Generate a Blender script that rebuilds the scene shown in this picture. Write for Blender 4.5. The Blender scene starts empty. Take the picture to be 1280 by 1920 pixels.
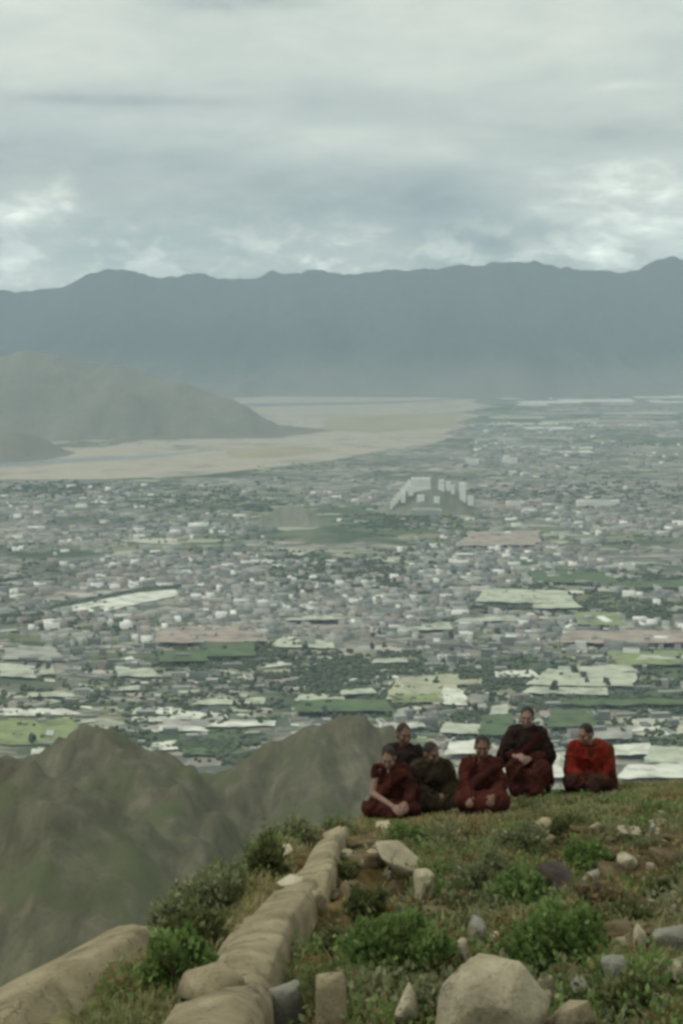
import bpy, bmesh, math, random
import numpy as np
from mathutils import Vector, Matrix, Euler

S = bpy.context.scene
C = S.collection
R = math.radians
random.seed(7)
rng = np.random.default_rng(11)

# ---------------------------------------------------------------- camera
F = 3000.0                       # focal length in photo pixels (photo is 1280 x 1920)
HY = 640.0                       # photo row of the true horizon
cd = bpy.data.cameras.new('camera'); cam = bpy.data.objects.new('camera', cd); C.objects.link(cam)
cam.location = (0, 0, 0); cam.rotation_euler = (R(90), 0, 0)
cd.sensor_fit = 'VERTICAL'; cd.sensor_height = 36.0; cd.lens = 36.0 * F / 1920.0
cd.shift_y = -(960 - HY) / 1920.0
cd.clip_start = 0.1; cd.clip_end = 120000
S.camera = cam
S.render.resolution_x, S.render.resolution_y = 682, 1024

# ---------------------------------------------------------------- node helper
class NT:
    def __init__(s, tree): s.t = tree; tree.nodes.clear()
    def n(s, typ, **kw):
        nd = s.t.nodes.new(typ)
        for k, v in kw.items():
            setattr(nd, k, v)
        return nd
    def put(s, sock, v):
        if hasattr(v, 'is_output'): s.t.links.new(v, sock)
        elif v is not None:
            if isinstance(v, (tuple, list)) and len(v) == 3 and sock.type == 'RGBA': v = (*v, 1)
            sock.default_value = v
    def m(s, op, a, b=None, c=None, clamp=False):
        nd = s.n('ShaderNodeMath', operation=op, use_clamp=clamp)
        s.put(nd.inputs[0], a); s.put(nd.inputs[1], b); s.put(nd.inputs[2], c)
        return nd.outputs[0]
    def vm(s, op, a, b=None):
        nd = s.n('ShaderNodeVectorMath', operation=op); s.put(nd.inputs[0], a); s.put(nd.inputs[1], b)
        return nd.outputs[0]
    def mix(s, f, a, b, mode='MIX'):
        nd = s.n('ShaderNodeMix', data_type='RGBA', blend_type=mode)
        s.put(nd.inputs[0], f); s.put(nd.inputs[6], a); s.put(nd.inputs[7], b)
        return nd.outputs[2]
    def noise(s, vec, scale, detail=4, rough=.55, dist=0, col=False):
        nd = s.n('ShaderNodeTexNoise'); s.put(nd.inputs['Vector'], vec)
        nd.inputs['Scale'].default_value = scale; nd.inputs['Detail'].default_value = detail
        nd.inputs['Roughness'].default_value = rough; nd.inputs['Distortion'].default_value = dist
        return nd.outputs['Color' if col else 'Fac']
    def ramp(s, f, stops, interp='LINEAR'):
        nd = s.n('ShaderNodeValToRGB'); cr = nd.color_ramp; cr.interpolation = interp
        while len(cr.elements) < len(stops): cr.elements.new(.5)
        for e, (p, c) in zip(cr.elements, stops):
            e.position = p; e.color = (*c, 1) if len(c) == 3 else c
        s.put(nd.inputs[0], f)
        return nd.outputs[0]
    def step(s, v, a, b):
        nd = s.n('ShaderNodeMapRange', interpolation_type='SMOOTHSTEP'); s.put(nd.inputs[0], v)
        nd.inputs[1].default_value = a; nd.inputs[2].default_value = b
        return nd.outputs[0]

# ---------------------------------------------------------------- world: sky with a layered cloud deck
SUN_EL, SUN_AZ = R(50), R(-88)       # azimuth measured from +Y towards +X
W = bpy.data.worlds.new('World'); S.world = W; W.use_nodes = True
t = NT(W.node_tree)
sky = t.n('ShaderNodeTexSky', sky_type='NISHITA')
sky.sun_disc = False; sky.sun_elevation = SUN_EL; sky.sun_rotation = SUN_AZ; sky.altitude = 4000
d = t.vm('NORMALIZE', t.n('ShaderNodeTexCoord').outputs['Generated'])
sp = t.n('ShaderNodeSeparateXYZ'); t.put(sp.inputs[0], d)
dx, dy, dz = sp.outputs
az = t.m('ARCTAN2', dx, dy)
den = t.m('ADD', t.m('MAXIMUM', dz, 0.0), .16)
cb = t.n('ShaderNodeCombineXYZ')
t.put(cb.inputs[0], t.m('DIVIDE', dx, den)); t.put(cb.inputs[1], t.m('MULTIPLY', t.m('DIVIDE', dy, den), 1.0)); t.put(cb.inputs[2], t.m('MULTIPLY', dz, 6.0))
p = cb.outputs[0]
deck = t.noise(p, .95, 7, .56, .5)
ca = t.n('ShaderNodeCombineXYZ'); t.put(ca.inputs[0], az); t.put(ca.inputs[1], t.m('MULTIPLY', dz, 2.6))
fine = t.noise(ca.outputs[0], 14, 8, .6, .35)
puff = t.noise(ca.outputs[0], 26, 8, .62, .2)
def blob(px, py, sx, sy, rag=.5):
    a0, e0 = math.atan((px - 640) / F), math.sin(math.atan((HY - py) / F))
    a = t.m('POWER', t.m('DIVIDE', t.m('SUBTRACT', az, a0), sx / F), 2.0)
    e = t.m('POWER', t.m('DIVIDE', t.m('SUBTRACT', dz, e0), sy / F), 2.0)
    r2 = t.m('ADD', t.m('ADD', a, e), t.m('MULTIPLY', t.m('SUBTRACT', puff, .5), 8 * rag))
    return t.m('EXPONENT', t.m('MULTIPLY', r2, -1.0))
lum = t.m('ADD', .76, t.m('MULTIPLY', t.m('SUBTRACT', deck, .5), .62))
lum = t.m('ADD', lum, t.m('MULTIPLY', t.m('SUBTRACT', fine, .5), t.m('ADD', .35, t.m('MULTIPLY', t.step(dz, .13, .05), .6))))
lum = t.m('ADD', lum, t.m('MULTIPLY', t.step(dz, .10, .17), .08))
for px, py, sx, sy, a, rag in (
        (640, 385, 520, 62, -.17, .35), (880, 430, 130, 60, -.12, .4), (150, 300, 300, 40, -.10, .5),
        (1190, 255, 170, 30, -.18, .35), (210, 192, 260, 12, -.16, .3), (440, 6, 190, 18, -.22, .4),
        (1180, 400, 180, 72, .75, .6), (1110, 318, 150, 24, .22, .5), (1265, 420, 80, 60, .25, .7), (1140, 478, 110, 26, .60, .8), (1175, 168, 60, 10, .2, .6),
        (55, 400, 80, 36, .85, .7), (30, 510, 160, 48, .85, .5), (120, 360, 22, 26, .35, .9),
        (400, 485, 200, 30, .38, .8), (640, 455, 120, 36, .36, .6), (850, 482, 90, 22, .34, .8), (700, 505, 120, 14, .3, .8), (240, 245, 330, 34, .10, .4), (450, 505, 50, 20, .3, .9), (250, 430, 90, 26, .14, .9),
        (700, 285, 240, 30, .12, .4), (985, 458, 24, 12, .4, .8), (930, 462, 70, 26, -.34, .5), (1020, 440, 34, 14, -.30, .6), (1050, 462, 40, 14, .5, .8)):
    lum = t.m('ADD', lum, t.m('MULTIPLY', blob(px, py, sx, sy, rag), a))
band = t.m('EXPONENT', t.m('MULTIPLY', t.m('POWER', t.m('DIVIDE', t.m('SUBTRACT', dz, .050), .020), 2.0), -1.0))
cw = t.n('ShaderNodeCombineXYZ'); t.put(cw.inputs[0], az); t.put(cw.inputs[1], t.m('MULTIPLY', dz, 1.9))
tuft = t.noise(cw.outputs[0], 21, 9, .62, .25)
lum = t.m('ADD', lum, t.m('MULTIPLY', t.m('MULTIPLY', band, t.step(tuft, .48, .60)), .75))
lum = t.m('ADD', t.m('MAXIMUM', lum, .2), t.m('MULTIPLY', t.m('MAXIMUM', t.m('SUBTRACT', dz, .16), 0.0), .45))   # an overcast deck is brightest overhead
tint = t.ramp(lum, [(.2, (.87, 1.0, 1.05)), (.5, (.93, 1.0, .96)), (.75, (.96, 1.02, .91)), (1.0, (1.0, 1.02, .89))])
cbl = t.n('ShaderNodeVectorMath', operation='SCALE'); t.put(cbl.inputs[0], tint); t.put(cbl.inputs['Scale'], t.m('MULTIPLY', lum, 10.0)); cloud = cbl.outputs[0]
opac = t.m('ADD', .90, t.m('MULTIPLY', t.step(deck, .35, .6), .10))
bg = t.n('ShaderNodeBackground'); bg.inputs[1].default_value = .1
t.put(bg.inputs[0], t.mix(opac, sky.outputs[0], cloud))
t.t.links.new(bg.outputs[0], t.n('ShaderNodeOutputWorld').inputs[0])

sl = bpy.data.lights.new('sun', 'SUN'); sl.energy = 1.5; sl.angle = R(14); sl.color = (1, .95, .86)
sun = bpy.data.objects.new('sun', sl); C.objects.link(sun)
sdir = Vector((math.sin(SUN_AZ) * math.cos(SUN_EL), math.cos(SUN_AZ) * math.cos(SUN_EL), math.sin(SUN_EL)))
sun.rotation_euler = sdir.to_track_quat('Z', 'Y').to_euler()

vs = S.view_settings
vs.view_transform = 'Standard'; vs.look = 'None'; vs.exposure = 0.0; vs.gamma = 1.0; vs.use_curve_mapping = False
S.cycles.use_denoising = True
S.cycles.pixel_filter_type = 'BLACKMAN_HARRIS'; S.cycles.filter_width = 3.2
S.cycles.max_bounces = 6; S.cycles.volume_bounces = 0

# ---------------------------------------------------------------- numpy noise
def _h(ix, iy, iz, seed):
    n = (ix.astype(np.int64) * 374761393 + iy.astype(np.int64) * 668265263 + iz.astype(np.int64) * 2147483647 + seed * 1274126177) & 0xffffffff
    n = ((n ^ (n >> 13)) * 1274126177) & 0xffffffff
    n = ((n ^ (n >> 16)) * 2246822519) & 0xffffffff
    return ((n ^ (n >> 15)) & 0xffffff) / float(0xffffff)
def vnoise(x, y, z=None, seed=0):
    x = np.asarray(x, float); y = np.asarray(y, float); z = np.zeros_like(x) if z is None else np.asarray(z, float)
    ix, iy, iz = np.floor(x), np.floor(y), np.floor(z)
    fx, fy, fz = x - ix, y - iy, z - iz
    fx, fy, fz = (f * f * f * (f * (f * 6 - 15) + 10) for f in (fx, fy, fz))
    def c(a, b, e): return _h(ix + a, iy + b, iz + e, seed)
    x00 = c(0,0,0) * (1-fx) + c(1,0,0) * fx; x10 = c(0,1,0) * (1-fx) + c(1,1,0) * fx
    x01 = c(0,0,1) * (1-fx) + c(1,0,1) * fx; x11 = c(0,1,1) * (1-fx) + c(1,1,1) * fx
    return ((x00 * (1-fy) + x10 * fy) * (1-fz) + (x01 * (1-fy) + x11 * fy) * fz) * 2 - 1
def fbm(x, y, z=None, o=4, seed=0, g=.5):
    s, a, n = 0, 1.0, 0
    for k in range(o):
        f = 2.03 ** k
        s = s + a * vnoise(x * f, y * f, None if z is None else z * f, seed + k * 17); n += a; a *= g
    return s / n
def ridged(x, y, o=4, seed=0):
    s, a, n = 0, 1.0, 0
    for k in range(o):
        f = 2.05 ** k
        s = s + a * (1 - np.abs(vnoise(x * f, y * f, None, seed + 31 * k)) * 2); n += a; a *= .5
    return s / n
def sstep(a, b, x):
    q = np.clip((x - a) / (b - a), 0, 1); return q * q * (3 - 2 * q)

# ---------------------------------------------------------------- mesh helpers
def mesh(name, v, f, mats=(), parent=None, smooth=False, mi=None):
    me = bpy.data.meshes.new(name)
    if isinstance(f, np.ndarray):
        v = np.asarray(v, np.float32); n, k = f.shape
        me.vertices.add(len(v)); me.vertices.foreach_set('co', v.ravel())
        me.loops.add(n * k); me.loops.foreach_set('vertex_index', f.astype(np.int32).ravel())
        me.polygons.add(n); me.polygons.foreach_set('loop_start', np.arange(0, n * k, k, dtype=np.int32))
        me.update(calc_edges=True)
    else:
        me.from_pydata([tuple(q) for q in v], [], f); me.update()
    for m in (mats if isinstance(mats, (list, tuple)) else [mats]): me.materials.append(m)
    if mi is not None: me.polygons.foreach_set('material_index', np.asarray(mi, np.int32))
    if smooth: me.polygons.foreach_set('use_smooth', np.ones(len(me.polygons), bool))
    me.validate()
    o = bpy.data.objects.new(name, me); C.objects.link(o)
    if parent: o.parent = parent
    return o
def tag(o, label=None, cat=None, group=None, kind=None):
    for k, v in (('label', label), ('category', cat), ('group', group), ('kind', kind)):
        if v: o[k] = v
    return o
def empty(name, loc=(0, 0, 0), rz=0):
    o = bpy.data.objects.new(name, None); C.objects.link(o); o.location = loc; o.rotation_euler = (0, 0, rz); o.empty_display_size = .1
    return o
def grid(name, xs, ys, zfun, mat, kind='structure'):
    X, Y = np.meshgrid(xs, ys); Z = zfun(X, Y)
    v = np.stack([X, Y, Z], -1).reshape(-1, 3); nx = len(xs)
    i = (np.arange(len(ys) - 1)[:, None] * nx + np.arange(nx - 1)[None]).ravel()
    f = np.stack([i, i + 1, i + 1 + nx, i + nx], 1)
    return tag(mesh(name, v, f, mat, smooth=True), kind=kind)
def axis(*segs):
    out = []
    for a, b, st in segs: out += list(np.arange(a, b, st))
    out.append(segs[-1][1]); return np.array(out)
def P(px, py, Y): return Vector(((px - 640) / F * Y, Y, -(py - HY) / F * Y))
ZP = -540.0
def PL(px, py, z=ZP):                  # point of the valley floor seen at a photo pixel
    Y = -z * F / (py - HY); return Vector(((px - 640) / F * Y, Y, z))

# ---------------------------------------------------------------- materials
def mat(name, base, rough=.9, var=None, scale=5, bump=0, bscale=30, detail=5, spec=.2, coord='Object', lo=.35, hi=.65, bdist=.02):
    m = bpy.data.materials.new(name); m.use_nodes = True; q = NT(m.node_tree)
    b = q.n('ShaderNodeBsdfPrincipled'); b.inputs['Roughness'].default_value = rough; b.inputs['Specular IOR Level'].default_value = spec
    co = q.n('ShaderNodeTexCoord').outputs[coord] if coord != 'World' else q.n('ShaderNodeNewGeometry').outputs['Position']
    if var is not None:
        stops = [(lo + (hi - lo) * i / len(var), c) for i, c in enumerate([base, *var])]
        col = q.ramp(q.noise(co, scale, detail, .6), stops)
    else: col = (*base, 1)
    q.put(b.inputs['Base Color'], col)
    if bump:
        bn = q.n('ShaderNodeBump'); bn.inputs['Strength'].default_value = bump; bn.inputs['Distance'].default_value = bdist
        q.put(bn.inputs['Height'], q.noise(co, bscale, 6, .65)); q.put(b.inputs['Normal'], bn.outputs[0])
    q.t.links.new(b.outputs[0], q.n('ShaderNodeOutputMaterial').inputs[0])
    return m
def leafmat(name, c1, c2, c3, trans=.38):
    m = bpy.data.materials.new(name); m.use_nodes = True; q = NT(m.node_tree)
    b = q.n('ShaderNodeBsdfPrincipled'); b.inputs['Roughness'].default_value = .6; b.inputs['Specular IOR Level'].default_value = .2
    isl = q.n('ShaderNodeNewGeometry').outputs['Random Per Island']
    co = q.n('ShaderNodeNewGeometry').outputs['Position']
    f = q.m('ADD', q.m('MULTIPLY', isl, .5), q.m('MULTIPLY', q.noise(co, 2.2, 3), .6), clamp=True)
    col = q.ramp(f, [(.2, c1), (.5, c2), (.85, c3)])
    q.put(b.inputs['Base Color'], col)
    tr = q.n('ShaderNodeBsdfTranslucent'); q.put(tr.inputs[0], col)
    mx = q.n('ShaderNodeMixShader'); mx.inputs[0].default_value = trans
    q.t.links.new(b.outputs[0], mx.inputs[1]); q.t.links.new(tr.outputs[0], mx.inputs[2])
    q.t.links.new(mx.outputs[0], q.n('ShaderNodeOutputMaterial').inputs[0])
    return m
M = {}
M['leaf_bush'] = leafmat('bush leaves', (.065, .115, .03), (.125, .20, .058), (.22, .29, .10))
M['leaf_dark'] = leafmat('dark shrub leaves', (.06, .075, .026), (.105, .125, .047), (.18, .19, .08))
M['leaf_grey'] = leafmat('greyish shrub leaves', (.10, .125, .06), (.17, .19, .095), (.26, .27, .15))
M['leaf_dry'] = leafmat('dry brown leaves', (.10, .07, .028), (.18, .13, .05), (.28, .22, .10))
M['grass_green'] = leafmat('green grass', (.12, .145, .055), (.21, .23, .10), (.32, .32, .165))
M['grass_olive'] = leafmat('olive grass', (.145, .14, .06), (.24, .23, .105), (.35, .325, .175))
M['grass_dry'] = leafmat('dry grass', (.17, .125, .05), (.27, .21, .10), (.40, .33, .18))
M['stem'] = mat('woody stem', (.07, .05, .03), var=[(.12, .09, .05)], scale=20)
def rockmat(name, c0, c1, c2, lichen=(.12, .12, .06), seedv=0):
    m = bpy.data.materials.new(name); m.use_nodes = True; q = NT(m.node_tree)
    b = q.n('ShaderNodeBsdfPrincipled'); b.inputs['Roughness'].default_value = .92; b.inputs['Specular IOR Level'].default_value = .15
    co = q.vm('ADD', q.n('ShaderNodeNewGeometry').outputs['Position'], (seedv, seedv * 2, 0))
    col = q.ramp(q.noise(co, 3.2, 8, .65, .4), [(.33, c0), (.5, c1), (.66, c2)])
    spk = q.step(q.noise(co, 60, 3, .6), .56, .68)
    col = q.mix(q.m('MULTIPLY', spk, .45), col, tuple(x * .45 for x in c0))
    li = q.step(q.noise(co, 7, 6, .7), .56, .66)
    col = q.mix(q.m('MULTIPLY', li, .65), col, lichen)
    st = q.step(q.noise(co, 2.1, 7, .72, .6), .50, .66)                       # dark weather stains
    col = q.mix(q.m('MULTIPLY', st, .34), col, tuple(x * .42 for x in c1))
    vo = q.n('ShaderNodeTexVoronoi', feature='DISTANCE_TO_EDGE'); vo.inputs['Scale'].default_value = 2.3
    ad = q.n('ShaderNodeVectorMath', operation='MULTIPLY_ADD'); q.put(ad.inputs[0], q.noise(co, 4, 5, .65, col=True)); ad.inputs[1].default_value = (.35, .35, .35); q.put(ad.inputs[2], co)
    q.put(vo.inputs['Vector'], ad.outputs[0])
    crk = q.m('MULTIPLY', q.step(vo.outputs['Distance'], .022, .002), q.step(q.noise(co, 1.7, 4, .6), .50, .62))                          # cracks
    col = q.mix(q.m('MULTIPLY', crk, .45), col, tuple(x * .22 for x in c0))
    q.put(b.inputs['Base Color'], col)
    hgt = q.m('SUBTRACT', q.noise(co, 11, 10, .74), q.m('MULTIPLY', crk, .8))
    bn = q.n('ShaderNodeBump'); bn.inputs['Strength'].default_value = 1.0; bn.inputs['Distance'].default_value = .05
    q.put(bn.inputs['Height'], hgt); q.put(b.inputs['Normal'], bn.outputs[0])
    q.t.links.new(b.outputs[0], q.n('ShaderNodeOutputMaterial').inputs[0])
    return m
M['rock_tan'] = rockmat('weathered tan rock', (0.204, 0.175, 0.107), (0.329, 0.284, 0.18), (0.436, 0.378, 0.25), seedv=3)
M['rock_pale'] = rockmat('pale rock', (0.317, 0.284, 0.192), (0.444, 0.397, 0.277), (0.581, 0.527, 0.394), seedv=9)
M['rock_grey'] = rockmat('grey rock', (.19, .185, .15), (.30, .295, .245), (.42, .41, .35), seedv=15)
M['rock_dark'] = rockmat('dark purple grey rock', (.05, .042, .036), (.10, .082, .07), (.17, .14, .12), seedv=22)

# ---------------------------------------------------------------- the hilltop
def Xe(Y): return np.interp(Y, [-30, 0, 7, 10, 13, 17, 22, 40], [-4.2, -2.35, -1.49, -1.13, -.69, .28, 1.5, 6.0])
def Yc(x): return 17.75 + .10 * np.maximum(0, x - 1) + .08 * np.sin(x * 2.3)
def hill_base(x, y): return -1.6 - .2 * y + .072 * np.maximum(0, x - .6)
def ground(x, y, fine=True):
    x = np.asarray(x, float); y = np.asarray(y, float)
    z = hill_base(x, y)
    z = z + .10 * fbm(x * .55, y * .45, o=3, seed=3) * sstep(4, 8, y) * (1 - .6 * sstep(14.5, 16.5, y))
    if fine: z = z + .075 * fbm(x * 2.1, y * 1.7, o=4, seed=5) * (1 - .5 * sstep(15, 16.5, y))
    z = z + .19 * (ridged(x * 1.05 + 3, y * .8, o=4, seed=15) - .3) * sstep(5, 7, y) * (1 - sstep(14.2, 16.2, y))
    # hollow of bare soil right of the long rock rib, and the hollow below the bent slab
    z = z - .04 * np.exp(-((x - (-.05 - .05 * (12 - y))) / .28) ** 2) * sstep(7, 9, y) * (1 - sstep(14.5, 16, y))
    z = z - .34 * np.exp(-((x - .40) / .14) ** 2 - ((y - 11.2) / .4) ** 2)
    z = z - .35 * np.exp(-((x + .26) / .13) ** 2 - ((y - 7.35) / .8) ** 2)
    e = np.maximum(0, Xe(y) - x); z = z - 1.5 * e - .5 * np.minimum(e, .6) ** 2
    c = np.maximum(0, y - Yc(x)); z = z - 1.0 * c - .25 * np.minimum(c, 2) ** 2
    rgt = np.maximum(0, x - 7); z = z - .35 * rgt
    bk = np.maximum(0, -4 - y); z = z - .2 * bk
    return z
def G(px, py, y0=4.0, y1=17.9):        # where the ray through a photo pixel meets the hilltop
    Y = np.linspace(y0, y1, 2600); X = (px - 640) / F * Y; Z = -(py - HY) / F * Y
    h = ground(X, Y); below = np.nonzero(Z <= h)[0]
    k = below[0] if len(below) else len(Y) - 1
    return Vector((X[k], Y[k], float(h[k])))

def soilmat():
    m = bpy.data.materials.new('hilltop soil and turf'); m.use_nodes = True; q = NT(m.node_tree)
    b = q.n('ShaderNodeBsdfPrincipled'); b.inputs['Roughness'].default_value = 1; b.inputs['Specular IOR Level'].default_value = .05
    co = q.n('ShaderNodeNewGeometry').outputs['Position']
    turf = q.ramp(q.noise(co, 3.5, 7, .65), [(.32, (.05, .055, .02)), (.5, (.11, .11, .045)), (.68, (.23, .22, .11))])
    soil = q.ramp(q.noise(co, 6, 7, .65), [(.3, (.04, .028, .012)), (.5, (.105, .078, .032)), (.72, (.21, .165, .08))])
    sx_ = q.n('ShaderNodeSeparateXYZ'); q.put(sx_.inputs[0], co)
    ex = q.m('POWER', q.m('DIVIDE', q.m('SUBTRACT', sx_.outputs[0], .12), .42), 2.0); ey = q.m('POWER', q.m('DIVIDE', q.m('SUBTRACT', sx_.outputs[1], 11.2), 3.0), 2.0)
    bare = q.m('EXPONENT', q.m('MULTIPLY', q.m('ADD', ex, ey), -1.0))
    col = q.mix(q.step(q.m('ADD', q.noise(co, .9, 5, .6), q.m('MULTIPLY', bare, .25)), .47, .58), turf, soil)
    q.put(b.inputs['Base Color'], col)
    bn = q.n('ShaderNodeBump'); bn.inputs['Strength'].default_value = .9; bn.inputs['Distance'].default_value = .04
    q.put(bn.inputs['Height'], q.noise(co, 18, 8, .7)); q.put(b.inputs['Normal'], bn.outputs[0])
    q.t.links.new(b.outputs[0], q.n('ShaderNodeOutputMaterial').inputs[0])
    return m
M['soil'] = soilmat()
grid('hilltop', axis((-22, -3, .5), (-3, 5.5, .06), (5.5, 24, .5)), axis((-14, 5.5, .4), (5.5, 19, .06), (19, 46, .6)), ground, M['soil'])

# ---------------------------------------------------------------- hillsides below, across the gorge
def seg_ridge(X, Y, pts, slope, rnd=14):
    best = np.full(X.shape, -1e9)
    for a, b in zip(pts[:-1], pts[1:]):
        ax, ay, az_ = a; bx, by, bz = b
        ux, uy = bx - ax, by - ay; L2 = ux * ux + uy * uy
        q = np.clip(((X - ax) * ux + (Y - ay) * uy) / L2, 0, 1)
        dist = np.hypot(X - ax - q * ux, Y - ay - q * uy)
        z = az_ + (bz - az_) * q - slope * (np.sqrt(dist * dist + rnd * rnd) - rnd)
        best = np.maximum(best, z)
    return best
R1 = [P(*a) for a in ((-420, 1400, 620), (-150, 1396, 650), (0, 1414, 690), (60, 1446, 740), (105, 1448, 850), (150, 1372, 930), (182, 1340, 950), (222, 1372, 955), (265, 1402, 960),
                      (330, 1436, 965), (420, 1446, 990), (470, 1420, 1040), (520, 1390, 1070), (600, 1354, 1100), (665, 1338, 1120), (720, 1366, 1140), (800, 1440, 1180), (1000, 1500, 1230), (1300, 1520, 1300))]
SP = [[P(182, 1350, 950), P(290, 1470, 850), P(370, 1590, 720), P(420, 1800, 560)],
      [P(0, 1410, 690), P(70, 1560, 600), P(110, 1800, 500)],
      [P(600, 1354, 1100), P(585, 1450, 960), P(600, 1580, 800)],
      [P(150, 1372, 930), P(110, 1500, 800), P(160, 1700, 650)],
      [P(665, 1338, 1120), P(700, 1480, 960), P(720, 1600, 800)],
      [P(420, 1446, 990), P(470, 1560, 860), P(500, 1700, 700)]]
def hillside(X, Y):
    dist = np.hypot(X - 1.5, Y - np.clip(Y, -10, 17))
    z = np.maximum(-9 - .80 * dist, ZP - 8)
    wx = X + 10 * fbm(X / 60, Y / 60, o=3, seed=41); wy = Y + 10 * fbm(X / 60 + 9, Y / 60, o=3, seed=43)
    r = seg_ridge(wx, wy, R1, .68, 9)
    for s_ in SP: r = np.maximum(r, seg_ridge(wx, wy, s_, .75, 10))
    r = r + 10 * ridged(X / 24 + .3 * fbm(X / 50, Y / 50, seed=2), Y / 200, o=5, seed=51) - 6.5 + 3 * fbm(X / 20, Y / 30, o=4, seed=53)
    z = np.maximum(z, r)
    return np.maximum(z, ZP - 8)
def drymat(name, a, b_, c, g, s1=.02, s2=.08, low=None):
    m = bpy.data.materials.new(name); m.use_nodes = True; q = NT(m.node_tree)
    b = q.n('ShaderNodeBsdfPrincipled'); b.inputs['Roughness'].default_value = 1; b.inputs['Specular IOR Level'].default_value = .05
    co = q.n('ShaderNodeNewGeometry').outputs['Position']
    mp = q.n('ShaderNodeMapping'); q.put(mp.inputs[0], co); mp.inputs[3].default_value = (1.3, .28, .4)
    col = q.ramp(q.noise(mp.outputs[0], s2, 8, .68, .3), [(.3, a), (.5, b_), (.7, c)])
    col = q.mix(q.m('MULTIPLY', q.step(q.noise(co, s1, 6, .6), .46, .62), .8), col, g)
    col = q.mix(q.m('MULTIPLY', q.step(q.noise(co, s2 * 5, 5, .7), .55, .7), .5), col, tuple(x * .5 for x in a))
    if low:                                            # cultivated fans at the foot of the slopes
        sz = q.n('ShaderNodeSeparateXYZ'); q.put(sz.inputs[0], co)
        col = q.mix(q.m('MULTIPLY', q.step(q.m('ADD', sz.outputs[2], q.m('MULTIPLY', q.noise(co, s1 * 2, 5, .6), 500)), 250, -300), .95), col, low)
    q.put(b.inputs['Base Color'], col)
    bn = q.n('ShaderNodeBump'); bn.inputs['Strength'].default_value = .6; bn.inputs['Distance'].default_value = .12 / s2
    q.put(bn.inputs['Height'], q.noise(co, s2 * 3, 8, .7)); q.put(b.inputs['Normal'], bn.outputs[0])
    q.t.links.new(b.outputs[0], q.n('ShaderNodeOutputMaterial').inputs[0])
    return m
M['hillside'] = drymat('dry scrubby hillside', (.06, .058, .036), (.098, .094, .062), (.15, .14, .098), (.078, .09, .045))
grid('hillside', axis((-1600, -300, 40), (-300, 330, 4), (330, 1600, 40)), axis((-900, 380, 25), (380, 1240, 4), (1240, 2400, 30)), hillside, M['hillside'])

# ---------------------------------------------------------------- valley floor, sand flats, fields
def floormat():
    m = bpy.data.materials.new('valley floor parcels'); m.use_nodes = True; q = NT(m.node_tree)
    b = q.n('ShaderNodeBsdfPrincipled'); b.inputs['Roughness'].default_value = 1; b.inputs['Specular IOR Level'].default_value = .05
    co = q.n('ShaderNodeNewGeometry').outputs['Position']
    wob = q.vm('ADD', co, q.vm('MULTIPLY', q.noise(co, .004, 4, .6, col=True), (160, 160, 0)))
    def cells(scale, rot, sx, sy):
        mp = q.n('ShaderNodeMapping'); q.put(mp.inputs[0], wob); mp.inputs[2].default_value = (0, 0, rot); mp.inputs[3].default_value = (sx, sy, 0)
        v = q.n('ShaderNodeTexVoronoi', distance='CHEBYCHEV'); q.put(v.inputs['Vector'], mp.outputs[0]); v.inputs['Scale'].default_value = scale
        v.inputs['Randomness'].default_value = .85
        s_ = q.n('ShaderNodeSeparateColor'); q.put(s_.inputs[0], v.outputs['Color']); return s_.outputs[0], s_.outputs[1]
    a, a2 = cells(.011, .3, .8, 1.3); c, c2 = cells(.03, .3, .8, 1.2)
    fields = q.ramp(a, [(0, (.055, .085, .045)), (.22, (.09, .12, .065)), (.42, (.14, .155, .09)), (.58, (.11, .14, .10)), (.72, (.21, .215, .145)), (.86, (.33, .34, .26)), (.95, (.44, .44, .36))], 'CONSTANT')
    town = q.ramp(c, [(0, (.10, .115, .095)), (.2, (.16, .17, .15)), (.4, (.23, .22, .195)), (.6, (.13, .14, .12)), (.74, (.31, .28, .24)), (.9, (.42, .40, .35))], 'CONSTANT')
    mask = q.step(q.noise(co, .0011, 5, .6, .3), .44, .52)
    col = q.mix(mask, fields, town)
    green = q.step(q.noise(co, .0021, 5, .65), .52, .60)
    col = q.mix(q.m('MULTIPLY', green, .7), col, (.055, .08, .045))
    col = q.mix(q.m('MULTIPLY', q.step(q.noise(co, .05, 4, .7), .5, .72), .5), col, (.09, .10, .07))
    q.put(b.inputs['Base Color'], col)
    q.t.links.new(b.outputs[0], q.n('ShaderNodeOutputMaterial').inputs[0])
    return m
M['floor'] = floormat()
tag(mesh('valley_floor', [(-26000, -4500, ZP), (26000, -4500, ZP), (26000, 27000, ZP), (-26000, 27000, ZP)], [(0, 1, 2, 3)], M['floor']), kind='structure')
LIFT = [0.0]
def patch(name, pts, m, jit=.05, kind='structure', n=6, lift=None):
    LIFT[0] += .12
    z = ZP + (lift if lift is not None else 1.0 + LIFT[0])
    w = [PL(*p_) for p_ in pts]; out = []
    size = max((a - b).length for a in w for b in w)
    for a, b in zip(w, w[1:] + w[:1]):
        for k in range(n):
            q_ = a.lerp(b, k / n); s_ = min(size * jit, (b - a).length / n * .7)
            out.append((q_.x + s_ * random.uniform(-.3, .3), q_.y + s_ * random.uniform(-.5, .5), z))
    return tag(mesh(name, out, [tuple(range(len(out)))], m), kind=kind)
M['sand'] = mat('river sand', (.19, .19, .145), var=[(.29, .265, .21), (.38, .345, .275), (.32, .30, .225), (.21, .21, .155)], scale=.0045, coord='World', rough=1, lo=.3, hi=.75)
M['sand_ochre'] = mat('ochre river flat', (.25, .23, .15), var=[(.32, .29, .19)], scale=.004, coord='World', rough=1)
M['river'] = mat('slack river water', (.16, .20, .22), rough=.25, spec=.4, var=[(.20, .23, .25)], scale=.003, coord='World')
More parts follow.
